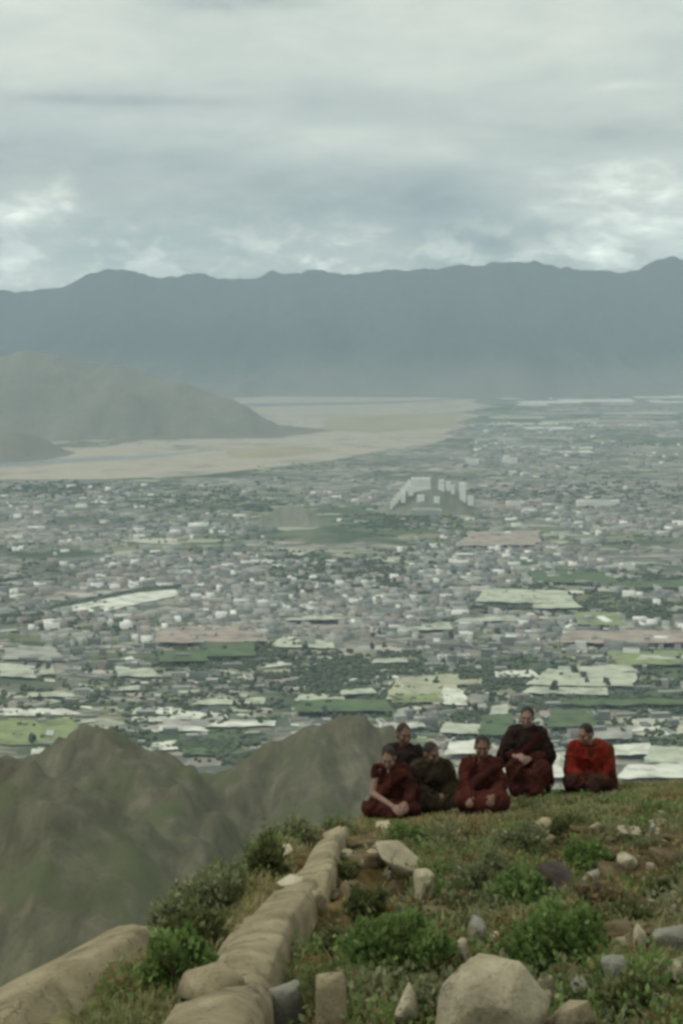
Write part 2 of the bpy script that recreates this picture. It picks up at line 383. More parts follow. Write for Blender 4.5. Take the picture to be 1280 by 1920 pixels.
M['scrubflat'] = mat('scrub flat', (.12, .125, .09), var=[(.18, .18, .13)], scale=.006, coord='World', rough=1)
patch('sand_flat', [(-300, 915), (0, 900), (200, 899), (360, 893), (470, 881), (620, 864), (700, 848), (760, 838), (800, 836), (850, 818), (830, 812), (880, 800), (850, 792), (905, 780), (860, 773), (930, 762), (880, 754), (900, 748), (700, 743), (440, 742), (440, 800), (200, 838), (-300, 850)], M['sand'], .010, n=16)
patch('scrub_flat', [(420, 795), (500, 798), (640, 806), (500, 822), (200, 826)], M['scrubflat'], .03)
patch('sand_flat', [(420, 846), (560, 836), (640, 846), (520, 858), (430, 860)], M['sand_ochre'], .04)
patch('sand_flat', [(620, 780), (860, 775), (860, 800), (700, 812), (600, 806)], M['sand_ochre'], .04)
patch('river', [(-300, 872), (0, 868), (300, 852), (420, 842), (300, 858), (0, 876), (-300, 882)], M['river'], .01)
patch('river', [(440, 757), (700, 754), (1000, 742), (700, 758), (440, 764)], M['river'], .01)
pal = {'white': (.56, .58, .50), 'pale': (.38, .41, .32), 'lime': (.20, .24, .115), 'green': (.085, .125, .06), 'grey': (.30, .30, .27), 'ochre': (.33, .34, .235), 'teal': (.075, .105, .085), 'pink': (.30, .26, .22)}
for k, c in pal.items(): M['f_' + k] = mat('field ' + k, tuple(x * .62 for x in c), var=[c, tuple(min(.8, x * 1.2) for x in c)], scale=.03, coord='World', rough=1)
patch('field', [(88, 1146), (200, 1118), (330, 1106), (335, 1118), (250, 1136), (190, 1150)], M['f_white'], .02, n=6)
patch('field', [(40, 1150), (150, 1126), (285, 1100), (470, 1099), (470, 1105), (290, 1107), (150, 1134), (48, 1156)], M['f_teal'], .01, n=6)  # flat dark strip added to stand for the tree line, no field
fields = [
    ('white', -40, 1330, 130, 1344, 3), ('white', 250, 1345, 330, 1356, 2), ('lime', -60, 1350, 140, 1400, 6), ('white', 10, 1338, 70, 1345, -1), ('pale', 30, 1300, 120, 1312, 2),
    ('white', 255, 1330, 320, 1342, -2), ('white', 330, 1340, 420, 1352, 0), ('grey', 310, 1352, 480, 1366, 2), ('white', 300, 1366, 380, 1374, -2), ('white', 400, 1355, 510, 1366, 2),
    ('white', 285, 1392, 330, 1412, 6), ('green', 340, 1376, 440, 1420, 4), ('white', 60, 1408, 100, 1424, 1), ('pale', 370, 1312, 490, 1326, 4),
    ('pale', 560, 1304, 640, 1318, 3), ('pale', 520, 1206, 620, 1216, -8), ('grey', 10, 1218, 110, 1240, -6),
    ('pale', 0, 1254, 60, 1272, -8), ('pale', 75, 1252, 100, 1270, 4), ('pale', 220, 1258, 290, 1272, -5), ('pale', 220, 1290, 260, 1300, 3), ('pale', 60, 1304, 140, 1312, 1),
    ('ochre', 735, 1268, 850, 1318, 8), ('white', 830, 1300, 870, 1326, -6), ('ochre', 850, 1278, 900, 1290, 3), ('lime', 735, 1306, 820, 1324, 3),
    ('pale', 990, 1296, 1130, 1306, -4), ('pale', 1010, 1268, 1180, 1290, -8), ('white', 930, 1262, 1000, 1276, 3), ('pale', 1090, 1250, 1180, 1268, 6), ('lime', 1150, 1226, 1290, 1254, 3), ('pale', 1200, 1236, 1300, 1242, -2),
    ('pale', 750, 1172, 840, 1188, 6), ('pale', 900, 1112, 1060, 1134, -5), ('green', 1000, 1078, 1140, 1096, -4), ('green', 1160, 1092, 1290, 1108, 4), ('pale', 860, 1160, 960, 1172, 4), ('pale', 700, 1240, 760, 1250, 2),
    ('green', 1030, 1336, 1110, 1372, 4), ('green', 1060, 1318, 1290, 1330, 2), ('white', 1150, 1402, 1220, 1426, 5), ('white', 1170, 1440, 1300, 1470, 3), ('pale', 1215, 1412, 1300, 1440, -4), ('white', 1010, 1420, 1060, 1470, 5),
    ('grey', 1100, 1372, 1180, 1396, 2), ('white', 840, 1396, 900, 1425, 5), ('pale', 830, 1370, 920, 1384, -6), ('pale', 1050, 1420, 1070, 1450, 0), ('pale', 920, 1330, 950, 1350, 4), ('white', 905, 1430, 960, 1470, 2), ('white', 735, 1362, 790, 1378, 10), ('pale', 640, 1300, 700, 1312, 4),
    ('green', 560, 1320, 720, 1345, 3), ('green', 900, 1350, 960, 1390, 3), ('green', 380, 1200, 470, 1240, 3), ('green', 300, 1226, 380, 1250, 3),
    ('pale', 540, 1160, 640, 1172, 5), ('pink', 300, 1180, 480, 1215, 6), ('pink', 870, 1000, 1000, 1030, 3), ('pink', 1060, 1190, 1280, 1215, 3), ('pale', 1000, 1136, 1080, 1150, 5), ('lime', 1080, 1160, 1160, 1180, -4)]
for c, x0, y0, x1, y1, sk in fields:
    k = random.uniform(-.08, .08) * (x1 - x0)
    patch('field', [(x0 + k, y0 + sk), (x1 + k, y0), (x1 - k + (x1 - x0) * .12, y1 - sk * .5), (x0 - k - (x1 - x0) * .06, y1)], M['f_' + c], .10, n=8)
for _ in range(70):                                # pale streaks of the far plain on the right
    py = 738 + 110 * random.random(); px = random.uniform(800, 1350); w = random.uniform(40, 150); h = random.uniform(1.5, 4.5)
    if px < 860 + (850 - py) * .6: continue
    c = random.choice(['pale', 'white', 'pale', 'grey', 'pink', 'teal'])
    patch('field', [(px, py), (px + w, py - 1), (px + w * 1.1, py + h), (px + .1 * w, py + h)], M['f_' + c], .02, n=3, lift=.5 + .004 * _)
for _ in range(430):                               # further field strips, small
    py = 1150 + 260 * random.random() ** .8; px = random.uniform(-120, 1400); w = random.uniform(14, 70); h = random.uniform(2.5, 7) * (py - 700) / 600
    c = random.choice(['pale', 'pale', 'white', 'green', 'green', 'teal', 'grey', 'lime', 'pink'])
    sk = random.uniform(-.10, .10) * w
    patch('field', [(px, py + sk), (px + w, py - sk), (px + w * 1.1, py + h - sk), (px + .05 * w, py + h + sk)], M['f_' + c], .06, n=3, lift=.4 + .003 * _)

# ---------------------------------------------------------------- mountains
mprof = [(-9000, 520), (-6000, 470), (-4200, 500), (-2500, 455), (-1300, 490), (-600, 510), (-250, 540), (0, 553), (60, 548), (110, 535), (160, 516), (205, 503), (240, 509), (300, 526), (345, 521), (400, 520), (445, 524), (520, 515), (600, 508), (670, 516), (700, 512), (740, 508), (800, 501),
         (860, 497), (900, 491), (950, 490), (990, 494), (1035, 490), (1060, 496), (1085, 500), (1120, 500), (1170, 505), (1220, 497), (1280, 490), (1500, 465), (1900, 490), (2600, 450), (4000, 495), (6000, 460), (9000, 510)]
MY = 19000.0
def mountain(X, Y):
    px = X / MY * F + 640
    crest = (HY - np.interp(px, [a for a, _ in mprof], [b for _, b in mprof])) / F * MY
    y0 = 14900 + 1100 * fbm(X / 1600, X * 0 + 3, o=5, seed=87); q = np.clip((Y - y0) / (MY - y0), 0, 1)
    q = np.clip(q + .10 * fbm(X / 1500, Y * 0, o=4, seed=83) * (1 - q), 0, 1); face = ZP - 60 + (crest - ZP + 60) * q ** 1.55
    rel = ridged(X / 2100 + .35 * fbm(X / 2500, Y / 2500, seed=8), Y / 4200, o=5, seed=77) - .35
    z = face + 420 * rel * np.sin(math.pi * np.clip(q, 0, 1)) * (1 - q) ** .3
    z = z + 120 * fbm(X / 560, Y / 700, o=6, seed=79, g=.62) * np.clip(q * 3, 0, 1)
    back = np.maximum(0, Y - MY); z = z - .55 * back
    return np.maximum(z, ZP - 90)
M['mountain'] = drymat('far mountain slopes', (.030, .036, .032), (.055, .060, .048), (.085, .085, .065), (.045, .058, .042), .0004, .0012, (.20, .20, .155))
grid('mountain_range', axis((-25000, -5000, 250), (-5000, 5000, 40), (5000, 25000, 250)), axis((13600, 19400, 70), (19400, 21500, 300)), mountain, M['mountain'])
FH = [P(-900, 600, 10500), P(-300, 640, 10200), P(0, 662, 10000), P(90, 657, 9900), P(190, 672, 9900), P(270, 700, 9800), P(320, 745, 9600), P(350, 790, 9300)]
FL = [P(-900, 720, 7900), P(-150, 775, 7700), P(0, 795, 7600), P(50, 822, 7500), P(110, 850, 7350)]
def foothill(X, Y):
    wx = X + 90 * fbm(X / 500, Y / 500, o=4, seed=91); wy = Y + 90 * fbm(X / 500 + 7, Y / 500, o=4, seed=93)
    z = np.maximum(seg_ridge(wx, wy, FH, .42, 120), seg_ridge(wx, wy, FL, .34, 60))
    z = z + 75 * (ridged(X / 430, Y / 900, o=5, seed=95) - .45)
    return np.maximum(z, ZP - 15)
M['foothill'] = drymat('bare foothill', (.165, .16, .135), (.195, .19, .155), (.235, .225, .18), (.165, .17, .135), .0012, .004)
grid('foothill', axis((-6500, -2600, 120), (-2600, 200, 30)), axis((6700, 13000, 45)), foothill, M['foothill'])

# ---------------------------------------------------------------- city and trees on the valley floor
M['bld_white'] = mat('whitewashed building', (.72, .72, .68), var=[(.85, .85, .80)], scale=.05, coord='World')
M['bld_pale'] = mat('pale concrete building', (.32, .335, .305), var=[(.42, .43, .39)], scale=.05, coord='World')
M['bld_pink'] = mat('pinkish brick building', (.27, .245, .215), var=[(.34, .305, .27)], scale=.05, coord='World')
M['bld_grey'] = mat('grey building', (.165, .18, .17), var=[(.235, .25, .235)], scale=.05, coord='World')
M['roof_dark'] = mat('dark roof', (.13, .135, .125), var=[(.19, .19, .175)], scale=.05, coord='World')
M['glass'] = mat('far window glass', (.05, .06, .065), rough=.3)
BOXF = [(0, 1, 5, 4), (1, 2, 6, 5), (2, 3, 7, 6), (3, 0, 4, 7), (4, 5, 6, 7)]
def boxv(cx, cy, z0, z1, w, dp, rz):
    c, s_ = math.cos(rz), math.sin(rz); o = []
    for z in (z0, z1):
        for a, b in ((-1, -1), (1, -1), (1, 1), (-1, 1)):
            x, y = a * w / 2, b * dp / 2; o.append((cx + x * c - y * s_, cy + x * s_ + y * c, z))
    return o
def hit(px, py, areas): return any(x0 <= px <= x1 and y0 <= py <= y1 for x0, y0, x1, y1 in areas)
NOB = [(-50, 838, 470, 906), (440, 730, 880, 868), (735, 880, 880, 972), (90, 1104, 330, 1146)]
TREEBELT = [(500, 1035, 770, 1112, 260), (230, 912, 560, 962, 160), (880, 895, 1290, 955, 190), (880, 1100, 1090, 1150, 90), (860, 1238, 980, 1292, 90), (990, 1306, 1290, 1332, 80), (540, 1222, 740, 1300, 150), (300, 1205, 560, 1250, 90),
            (680, 960, 880, 990, 110), (0, 905, 200, 930, 110), (1000, 1070, 1140, 1100, 50), (1160, 1080, 1290, 1110, 60), (830, 1330, 960, 1400, 70), (330, 1376, 460, 1430, 60), (640, 1290, 760, 1345, 70), (1060, 1130, 1290, 1160, 70), (720, 1225, 800, 1260, 30)]
bm_v = {k: [] for k in ('bld_white', 'bld_pale', 'bld_pink', 'bld_grey')}
cand = []
N = 24000
cpy = np.where(rng.random(N) < .9, 792 + 620 * rng.random(N) ** 1.2, 1000 + 250 * rng.random(N)); cpx = np.clip(rng.normal(640, 560, N), -900, 2200)
cy_ = -ZP * F / (cpy - HY); cx_ = (cpx - 640) / F * cy_
cdens = fbm(cx_ / 420, cy_ / 420, o=3, seed=61); cdist = fbm(cx_ / 800, cy_ / 800, o=2, seed=67)
ckeep = np.where(cpy < 1090, .95, np.maximum(.08, .95 - (cpy - 1090) / 210)) * (.52 + 1.2 * cdens)
for px, py, x, y, kp, dist in zip(cpx, cpy, cx_, cy_, ckeep, cdist):
    if (py < 900 and px < 850) or hit(px, py, NOB) or random.random() > kp: continue
    if hit(px, py, [b[:4] for b in TREEBELT]) and random.random() < .75: continue
    rz = .3 + dist * 1.2 + (math.pi / 2 if random.random() < .3 else 0)
    w = random.uniform(8, 34) * (1.2 if py < 1000 else 1); dp = random.uniform(7, 12); h = random.choice([4, 4, 5, 6, 7, 9, 12])
    if random.random() < .04: w *= 1.7; dp *= 1.7
    k = random.choices(['bld_white', 'bld_pale', 'bld_pink', 'bld_grey'], [.09, .33, .26 * max(.2, .75 + dist * 1.5), .32])[0]
    cand.append((float(y), float(x), w, dp, h, rz, k, float(px)))
cand.sort()
inview = [c for c in cand if -5 < c[7] < 1290][:300]
used = set(id(c) for c in inview)
rest = {}
for c in cand:
    if id(c) in used: continue
    rest.setdefault(c[6], []).append(c)
allv, allf, alli = [], [], []
for ki, (k, lst) in enumerate(rest.items()):
    for (y, x, w, dp, h, rz, _, _) in lst:
        n0 = len(allv); allv += boxv(x, y, ZP - 2, ZP + h, w, dp, rz); allf += [tuple(n0 + i for i in f) for f in BOXF]; alli += [ki] * 4 + [len(rest) if random.random() < .3 else ki]
tag(mesh('city_buildings', np.array(allv), np.array(allf), [M[k] for k in rest] + [M['roof_dark']], mi=alli), 'dense low city of pale grey and pinkish flat-roofed buildings filling the hazy valley floor', 'city', kind='stuff')
def flat_house(k, storeys, w, dp):
    """a flat-roofed block: walls with a raised parapet, a roof deck inside it, rows of windows"""
    h = storeys * 3.1
    walls = mesh('house', boxv(0, 0, -2, h, w, dp, 0), BOXF[:4] + [(4, 5, 6, 7)], M[k])
    v = []; f = []
    for (cx, cy, ww, dd) in ((0, -dp / 2 + .2, w, .4), (0, dp / 2 - .2, w, .4), (-w / 2 + .2, 0, .4, dp - .8), (w / 2 - .2, 0, .4, dp - .8)):
        n0 = len(v); v += boxv(cx, cy, h + .004, h + 1.0, ww, dd, 0); f += [tuple(n0 + i for i in q) for q in BOXF]
    mesh('parapet', v, f, M[k], parent=walls)
    mesh('roof_deck', boxv(0, 0, h + .01, h + .25, w - .9, dp - .9, 0), BOXF, M['roof_dark' if random.random() < .4 else 'bld_pale'], parent=walls)
    n = max(2, int(w / 4)); wm = None
    for s_ in range(storeys):
        for i in range(n):
            if len(walls.children) > 20: break
            vv = boxv(-w / 2 + (i + .5) * w / n, -dp / 2 - .02, s_ * 3.1 + .9, s_ * 3.1 + 2.4, 1.5, .12, 0)
            o = mesh('window', vv, BOXF, M['glass'], parent=walls) if wm is None else None
            if wm is None: wm = o; base = vv[0]
            else:
                o = wm.copy(); C.objects.link(o); o.parent = walls
                o.location = (vv[0][0] - base[0], 0, vv[0][2] - base[2])
    return walls
protos = {}
names = {'bld_white': 'whitewashed', 'bld_pale': 'pale concrete', 'bld_pink': 'pinkish brick', 'bld_grey': 'dull grey'}
def zone(px):
    return ('behind the left hill peak' if px < 330 else 'in the gap between the two hilltops' if px < 520 else 'behind the right hilltop' if px < 740 else
            'behind the left half of the seated row' if px < 940 else 'behind the right half of the seated row' if px < 1150 else 'right of the person in red')
def depth(y): return 'nearest' if y < 2450 else 'farther' if y < 2800 else 'farthest'
for (y, x, w, dp, h, rz, k, px_) in inview:
    st = 1 if h < 6.5 else 2 if h < 10 else 4
    key = (k, st, 0 if w < 25 else 1)
    if key not in protos: protos[key] = o = flat_house(k, st, 18 if key[2] == 0 else 38, 11); first = True
    else:
        s0 = protos[key]; o = s0.copy(); C.objects.link(o)
        for ch in s0.children:
            c2 = ch.copy(); C.objects.link(c2); c2.parent = o
    o.location = (x, y, ZP); o.rotation_euler = (0, 0, rz); o.scale = (w / (18 if key[2] == 0 else 38), dp / 11, 1)
    tag(o, f"{ {1: 'single-storey', 2: 'two-storey', 4: 'four-storey'}[st] } {names[k]} {'short' if key[2] == 0 else 'long'} house, {depth(y)} field belt, {zone(px_)}", 'house', f'{names[k]} houses in the {depth(y)} field belt {zone(px_)}')

# landmark buildings
M['maroon_wall'] = mat('dark red palace wall', (.22, .13, .10), var=[(.28, .17, .13)], scale=.05, coord='World')
hillc = PL(806, 964)
def palhill(X, Y):
    r = np.hypot((X - hillc.x) / 125, (Y - hillc.y - 60) / 70)
    return ZP - 4 + 92 * np.exp(-r ** 3.0 * .9) + 5 * fbm(X / 25, Y / 25, o=3, seed=5) * np.exp(-r)
M['palhill'] = drymat('rocky palace hill', (.15, .155, .115), (.21, .21, .165), (.27, .26, .21), (.13, .15, .10), .01, .03)
grid('rocky_hill', np.linspace(hillc.x - 240, hillc.x + 240, 60), np.linspace(hillc.y - 120, hillc.y + 240, 50), palhill, M['palhill'])
mc = PL(545, 985)
def mound(X, Y):
    r = np.hypot((X - mc.x) / 85, (Y - mc.y - 50) / 60)
    return ZP - 4 + 58 * np.exp(-r ** 2.2) + 5 * fbm(X / 22, Y / 22, o=3, seed=6) * np.exp(-r)
grid('rocky_hill', np.linspace(mc.x - 190, mc.x + 190, 50), np.linspace(mc.y - 110, mc.y + 210, 44), mound, M['palhill'])
pz = float(palhill(np.array([hillc.x]), np.array([hillc.y + 40]))[0])
pal_ = tag(empty('palace', (hillc.x, hillc.y + 30, pz)), 'big white hilltop palace on the rocky hill, stepping down its left side', 'palace')
def block(name, x, y, z0, z1, w, dp, m, par, taper=.94, rz=0):
    v = boxv(x, y, z0, z1, w, dp, rz); c = Vector((x, y, 0))
    v = v[:4] + [(x + (a - x) * taper, y + (b - y) * taper, z) for a, b, z in v[4:]]
    return mesh(name, v, BOXF, m, parent=par)
def winrow(par, x0, x1, y, z, n, w=2.2, h=3.2):
    a = mesh('window', boxv(0, 0, 0, h, w, .8, 0), BOXF, M['glass'], parent=par); a.location = (x0, y, z)
    for i in range(1, n):
        b = a.copy(); C.objects.link(b); b.parent = par; b.location = (x0 + (x1 - x0) * i / (n - 1), y, z)
M['palace_white'] = mat('whitewashed palace wall', (.80, .80, .76), var=[(.86, .86, .82)], scale=.05, coord='World')
wl = block('white_wing', -28, 0, -40, 24, 64, 20, M['palace_white'], pal_)
for zz in (0, 8, 16): winrow(wl, -54, -2, -10.2, zz, 8, 1.6, 2.2)
rc = block('centre_block', 14, 3, -30, 29, 22, 20, M['bld_pale'], pal_)
for zz in (8, 16): winrow(rc, 7, 21, -7.6, zz, 4, 1.6, 2.2)
block('roof', 14, 3, 29.01, 32, 24, 22, M['roof_dark'], pal_, .8)
we = block('white_wing', 36, 2, -36, 18, 20, 18, M['palace_white'], pal_); winrow(we, 29, 43, -7.2, 8, 3, 1.6, 2.2)
for i in range(8): block('stair_wall', -65 - i * 8, -10 - i * 2, -6 - i * 9.5, 18 - i * 9.5, 8.5, 9, M['palace_white'], pal_, 1)
block('tower', 104, 6, -70, 8, 20, 16, M['palace_white'], pal_)
for bx, by, bz, bw in ((58, 4, 4, 14), (72, 0, -6, 12), (-60, -22, -8, 16), (-84, -26, -30, 14), (-30, -30, -34, 24), (20, -34, -40, 18), (128, -10, -40, 18)): block('outer_building', bx, by, bz - 22, bz + 8, bw, 9, M['palace_white'], pal_, 1)
BIG = [(955, 868, 62, 30, 22, 'bld_white', 'broad bright white hall in mid city, just beyond and right of the palace', 'hall'), (885, 868, 56, 26, 18, 'bld_white', 'white hall in mid city, standing close behind the palace tower', 'hall'),
       (800, 968, 90, 40, 22, 'bld_pale', 'pale block standing at the front foot of the palace hill', 'apartment block'), (1000, 909, 150, 22, 18, 'bld_pale', 'very long pale block among dark trees right of the palace hill', 'apartment block'),
       (965, 948, 60, 18, 15, 'bld_white', 'white block below the very long pale block, right of the palace hill', 'apartment block'), (1120, 948, 140, 22, 18, 'bld_white', 'very long white block right of the palace at the tree belt edge', 'apartment block'),
       (1175, 1068, 34, 20, 14, 'bld_white', 'lone bright white block at the right edge of the city', 'apartment block'), (905, 958, 40, 20, 16, 'bld_pale', 'pale block beside the right foot of the palace hill', 'apartment block'), (1150, 870, 130, 20, 16, 'bld_pale', 'long pale block far back on the right of the city', 'apartment block')]
for px, py, w, dp, h, k, lab, cat in BIG:
    c = PL(px, py); o = block('apartment_block' if cat != 'hall' else 'hall', c.x, c.y, ZP - 2, ZP + h, w, dp, M[k], None, 1, random.uniform(-.1, .1)); tag(o, lab, cat)
    mesh('roof', boxv(c.x, c.y, ZP + h + .01, ZP + h + 2.5, w * .6, dp * .5, 0), BOXF, M['bld_pale'], parent=o)

# trees of the valley
M['tree_far'] = leafmat('valley tree foliage', (.030, .045, .024), (.048, .068, .036), (.075, .095, .05), 0)
M['tree_teal'] = leafmat('poplar foliage', (.028, .045, .034), (.042, .062, .046), (.06, .085, .055), 0)
M['trunk'] = mat('tree trunk', (.09, .07, .05))
def ico(n):
    b = bmesh.new(); bmesh.ops.create_icosphere(b, subdivisions=n, radius=1); b.verts.ensure_lookup_table()
    v = np.array([q.co[:] for q in b.verts]); f = np.array([[q.index for q in x.verts] for x in b.faces]); b.free(); return v, f
I1v, I1f = ico(1); I2v, I2f = ico(2); I3v, I3f = ico(3); I4v, I4f = ico(4)
tv, tf, n0 = [], [], 0
def addclump(px, py, s_):
    global n0
    w0 = PL(px, py)
    for _ in range(random.randint(2, 4)):
        sc = np.array([random.uniform(.6, 1.3), random.uniform(.6, 1.3), random.uniform(.5, .9)]) * s_ * .55
        v = I1v * sc * (1 + .35 * (rng.random((len(I1v), 1)) - .5)) + np.array([w0.x + random.gauss(0, s_ * .8), w0.y + random.gauss(0, s_ * .8), ZP + sc[2] * .6])
        tv.append(v); tf.append(I1f + n0); n0 += len(v)
for x0, y0, x1, y1, n in TREEBELT:
    for _ in range(int(n * 1.7)):
        addclump(random.gauss((x0 + x1) / 2, (x1 - x0) * .3), random.triangular(y0 - 6, y1 + 6), random.uniform(5, 11))
for (xa, ya, xb, yb, n, s_) in ((50, 1148, 285, 1104, 80, 8), (285, 1102, 470, 1103, 60, 8), (0, 1090, 60, 1082, 20, 9), (900, 1138, 1070, 1146, 50, 9), (1000, 1316, 1290, 1326, 60, 7), (0, 1155, 50, 1155, 10, 7), (730, 1262, 900, 1268, 40, 6), (590, 1340, 720, 1335, 40, 6), (1000, 1330, 1280, 1318, 40, 6)):
    for i in range(n):
        k = (i + random.random()) / n; addclump(xa + (xb - xa) * k, ya + (yb - ya) * k + random.gauss(0, .8), s_ * random.uniform(.7, 1.2))
for _ in range(13000):
    py = 800 + 600 * random.random() ** 1.1; px = random.uniform(-500, 1800)
    if hit(px, py, NOB[:2]): continue
    w0 = PL(px, py)
    if math.sin(w0.x / 170 + 2 * math.sin(w0.y / 260)) * math.sin(w0.y / 210 + 1.7 * math.sin(w0.x / 330)) + random.uniform(-.7, .7) < .1: continue
    addclump(px, py, random.uniform(4, 9))
tag(mesh('valley_trees', np.concatenate(tv), np.concatenate(tf), M['tree_far'], smooth=True), 'dark green belts and clumps of trees spread through the valley city and fields', 'woodland', kind='stuff')

def make_tree(seed):
    r = np.random.default_rng(seed); root = empty('tree')
    vv, ff, k = [], [], 0
    for _ in range(7):
        c = np.array([r.normal(0, 1.6), r.normal(0, 1.6), r.uniform(4, 9.5)]); s_ = r.uniform(1.4, 2.6)
        v = I2v * s_ * (1 + .5 * (r.random((len(I2v), 1)) - .5)) + c; vv.append(v); ff.append(I2f + k); k += len(v)
    mesh('crown', np.concatenate(vv), np.concatenate(ff), M['tree_teal' if seed % 2 else 'tree_far'], parent=root)
    a = np.linspace(0, 2 * math.pi, 7)[:-1]
    v = [(math.cos(q) * rr, math.sin(q) * rr, z) for z, rr in ((-.5, .4), (5.5, .18)) for q in a]
    mesh('trunk', v, [(i, (i + 1) % 6, 6 + (i + 1) % 6, 6 + i) for i in range(6)], M['trunk'], parent=root)
    return root
tp = [make_tree(i) for i in range(3)]
cnt = 0
while cnt < 120:
    py = 1180 + 230 * random.random(); px = random.uniform(0, 1280)
    if float(fbm(np.array([px / 90]), np.array([py / 25]), o=2, seed=81)[0]) < 0: continue
    w0 = PL(px, py); s0 = tp[cnt % 3]
    if cnt < 3: o = s0
    else:
        o = s0.copy(); C.objects.link(o)
        for ch in s0.children: c2 = ch.copy(); C.objects.link(c2); c2.parent = o
    o.location = w0; o.rotation_euler = (0, 0, random.uniform(0, 6)); q_ = random.uniform(.8, 1.5); o.scale = (q_, q_, q_ * random.uniform(.8, 1.2))
    tag(o, f'small dark {"teal" if cnt % 3 == 1 else "green"} tree, {depth(w0.y)} field belt, {zone(px)}', 'tree', f'valley trees in the {depth(w0.y)} field belt {zone(px)}'); cnt += 1

# ---------------------------------------------------------------- rocks of the hilltop
def rockmesh(name, dims, seed, m, rough=.22, detail=3, flat=.0, big=False, npts=None):
    """an angular fractured stone: hull of random points, edges worn a little, faces roughened"""
    r = np.random.default_rng(seed); b = bmesh.new()
    n = npts or (26 if big else 16)
    u = r.normal(size=(n, 3)); u /= np.linalg.norm(u, axis=1)[:, None]; u = np.sign(u) * np.abs(u) ** (1.0 if npts else .7); u *= r.uniform(.78, 1.08, (n, 1))
    for q in u: b.verts.new(q)
    g_ = bmesh.ops.convex_hull(b, input=b.verts[:])
    bmesh.ops.delete(b, geom=[e for e in g_['geom_interior'] if isinstance(e, bmesh.types.BMVert)], context='VERTS')
    bmesh.ops.bevel(b, geom=b.edges[:], offset=.05, segments=1, affect='EDGES', clamp_overlap=True)
    bmesh.ops.triangulate(b, faces=b.faces[:])
    for _ in range(2 if big else 1): bmesh.ops.subdivide_edges(b, edges=b.edges[:], cuts=1, use_grid_fill=True)
    bmesh.ops.triangulate(b, faces=b.faces[:]); b.verts.ensure_lookup_table()
    v = np.array([q.co[:] for q in b.verts]); f = np.array([[q.index for q in x.verts] for x in b.faces]); b.free()
    nz = .5 * fbm(v[:, 0] * 2.5 + seed, v[:, 1] * 2.5, v[:, 2] * 2.5, o=4, seed=seed) + .12 * fbm(v[:, 0] * 11, v[:, 1] * 11, v[:, 2] * 11, o=2, seed=seed + 3)
    v = v * (1 + rough * .55 * nz)[:, None]
    if flat: v[:, 2] = np.where(v[:, 2] > flat, flat + (v[:, 2] - flat) * .25, v[:, 2])
    return mesh(name, v * np.array(dims), f, m, smooth=False)
def rock(name, px, py, wpx, hpx, label, cat, m, seed, dep=1.0, tilt=0, yaw=None, sink=.3, big=False, flat=0, group=None, rough=.22, npts=None):
    """px,py = foot of the rock in the photo; wpx,hpx = how wide and high it looks"""
    g = G(px, py); s_ = g.y / F; w = wpx * s_; h = hpx * s_
    o = rockmesh(name, (w / 2, w / 2 * dep, h * .62), seed, m, big=big, flat=flat, rough=rough, npts=npts)
    o.location = (g.x, g.y + w / 2 * dep * .6, float(ground(g.x, g.y + w / 2 * dep * .6)) + h * (.5 - sink))
    o.rotation_euler = (0, tilt, random.uniform(0, 6) if yaw is None else yaw)
    return tag(o, label, cat, group)
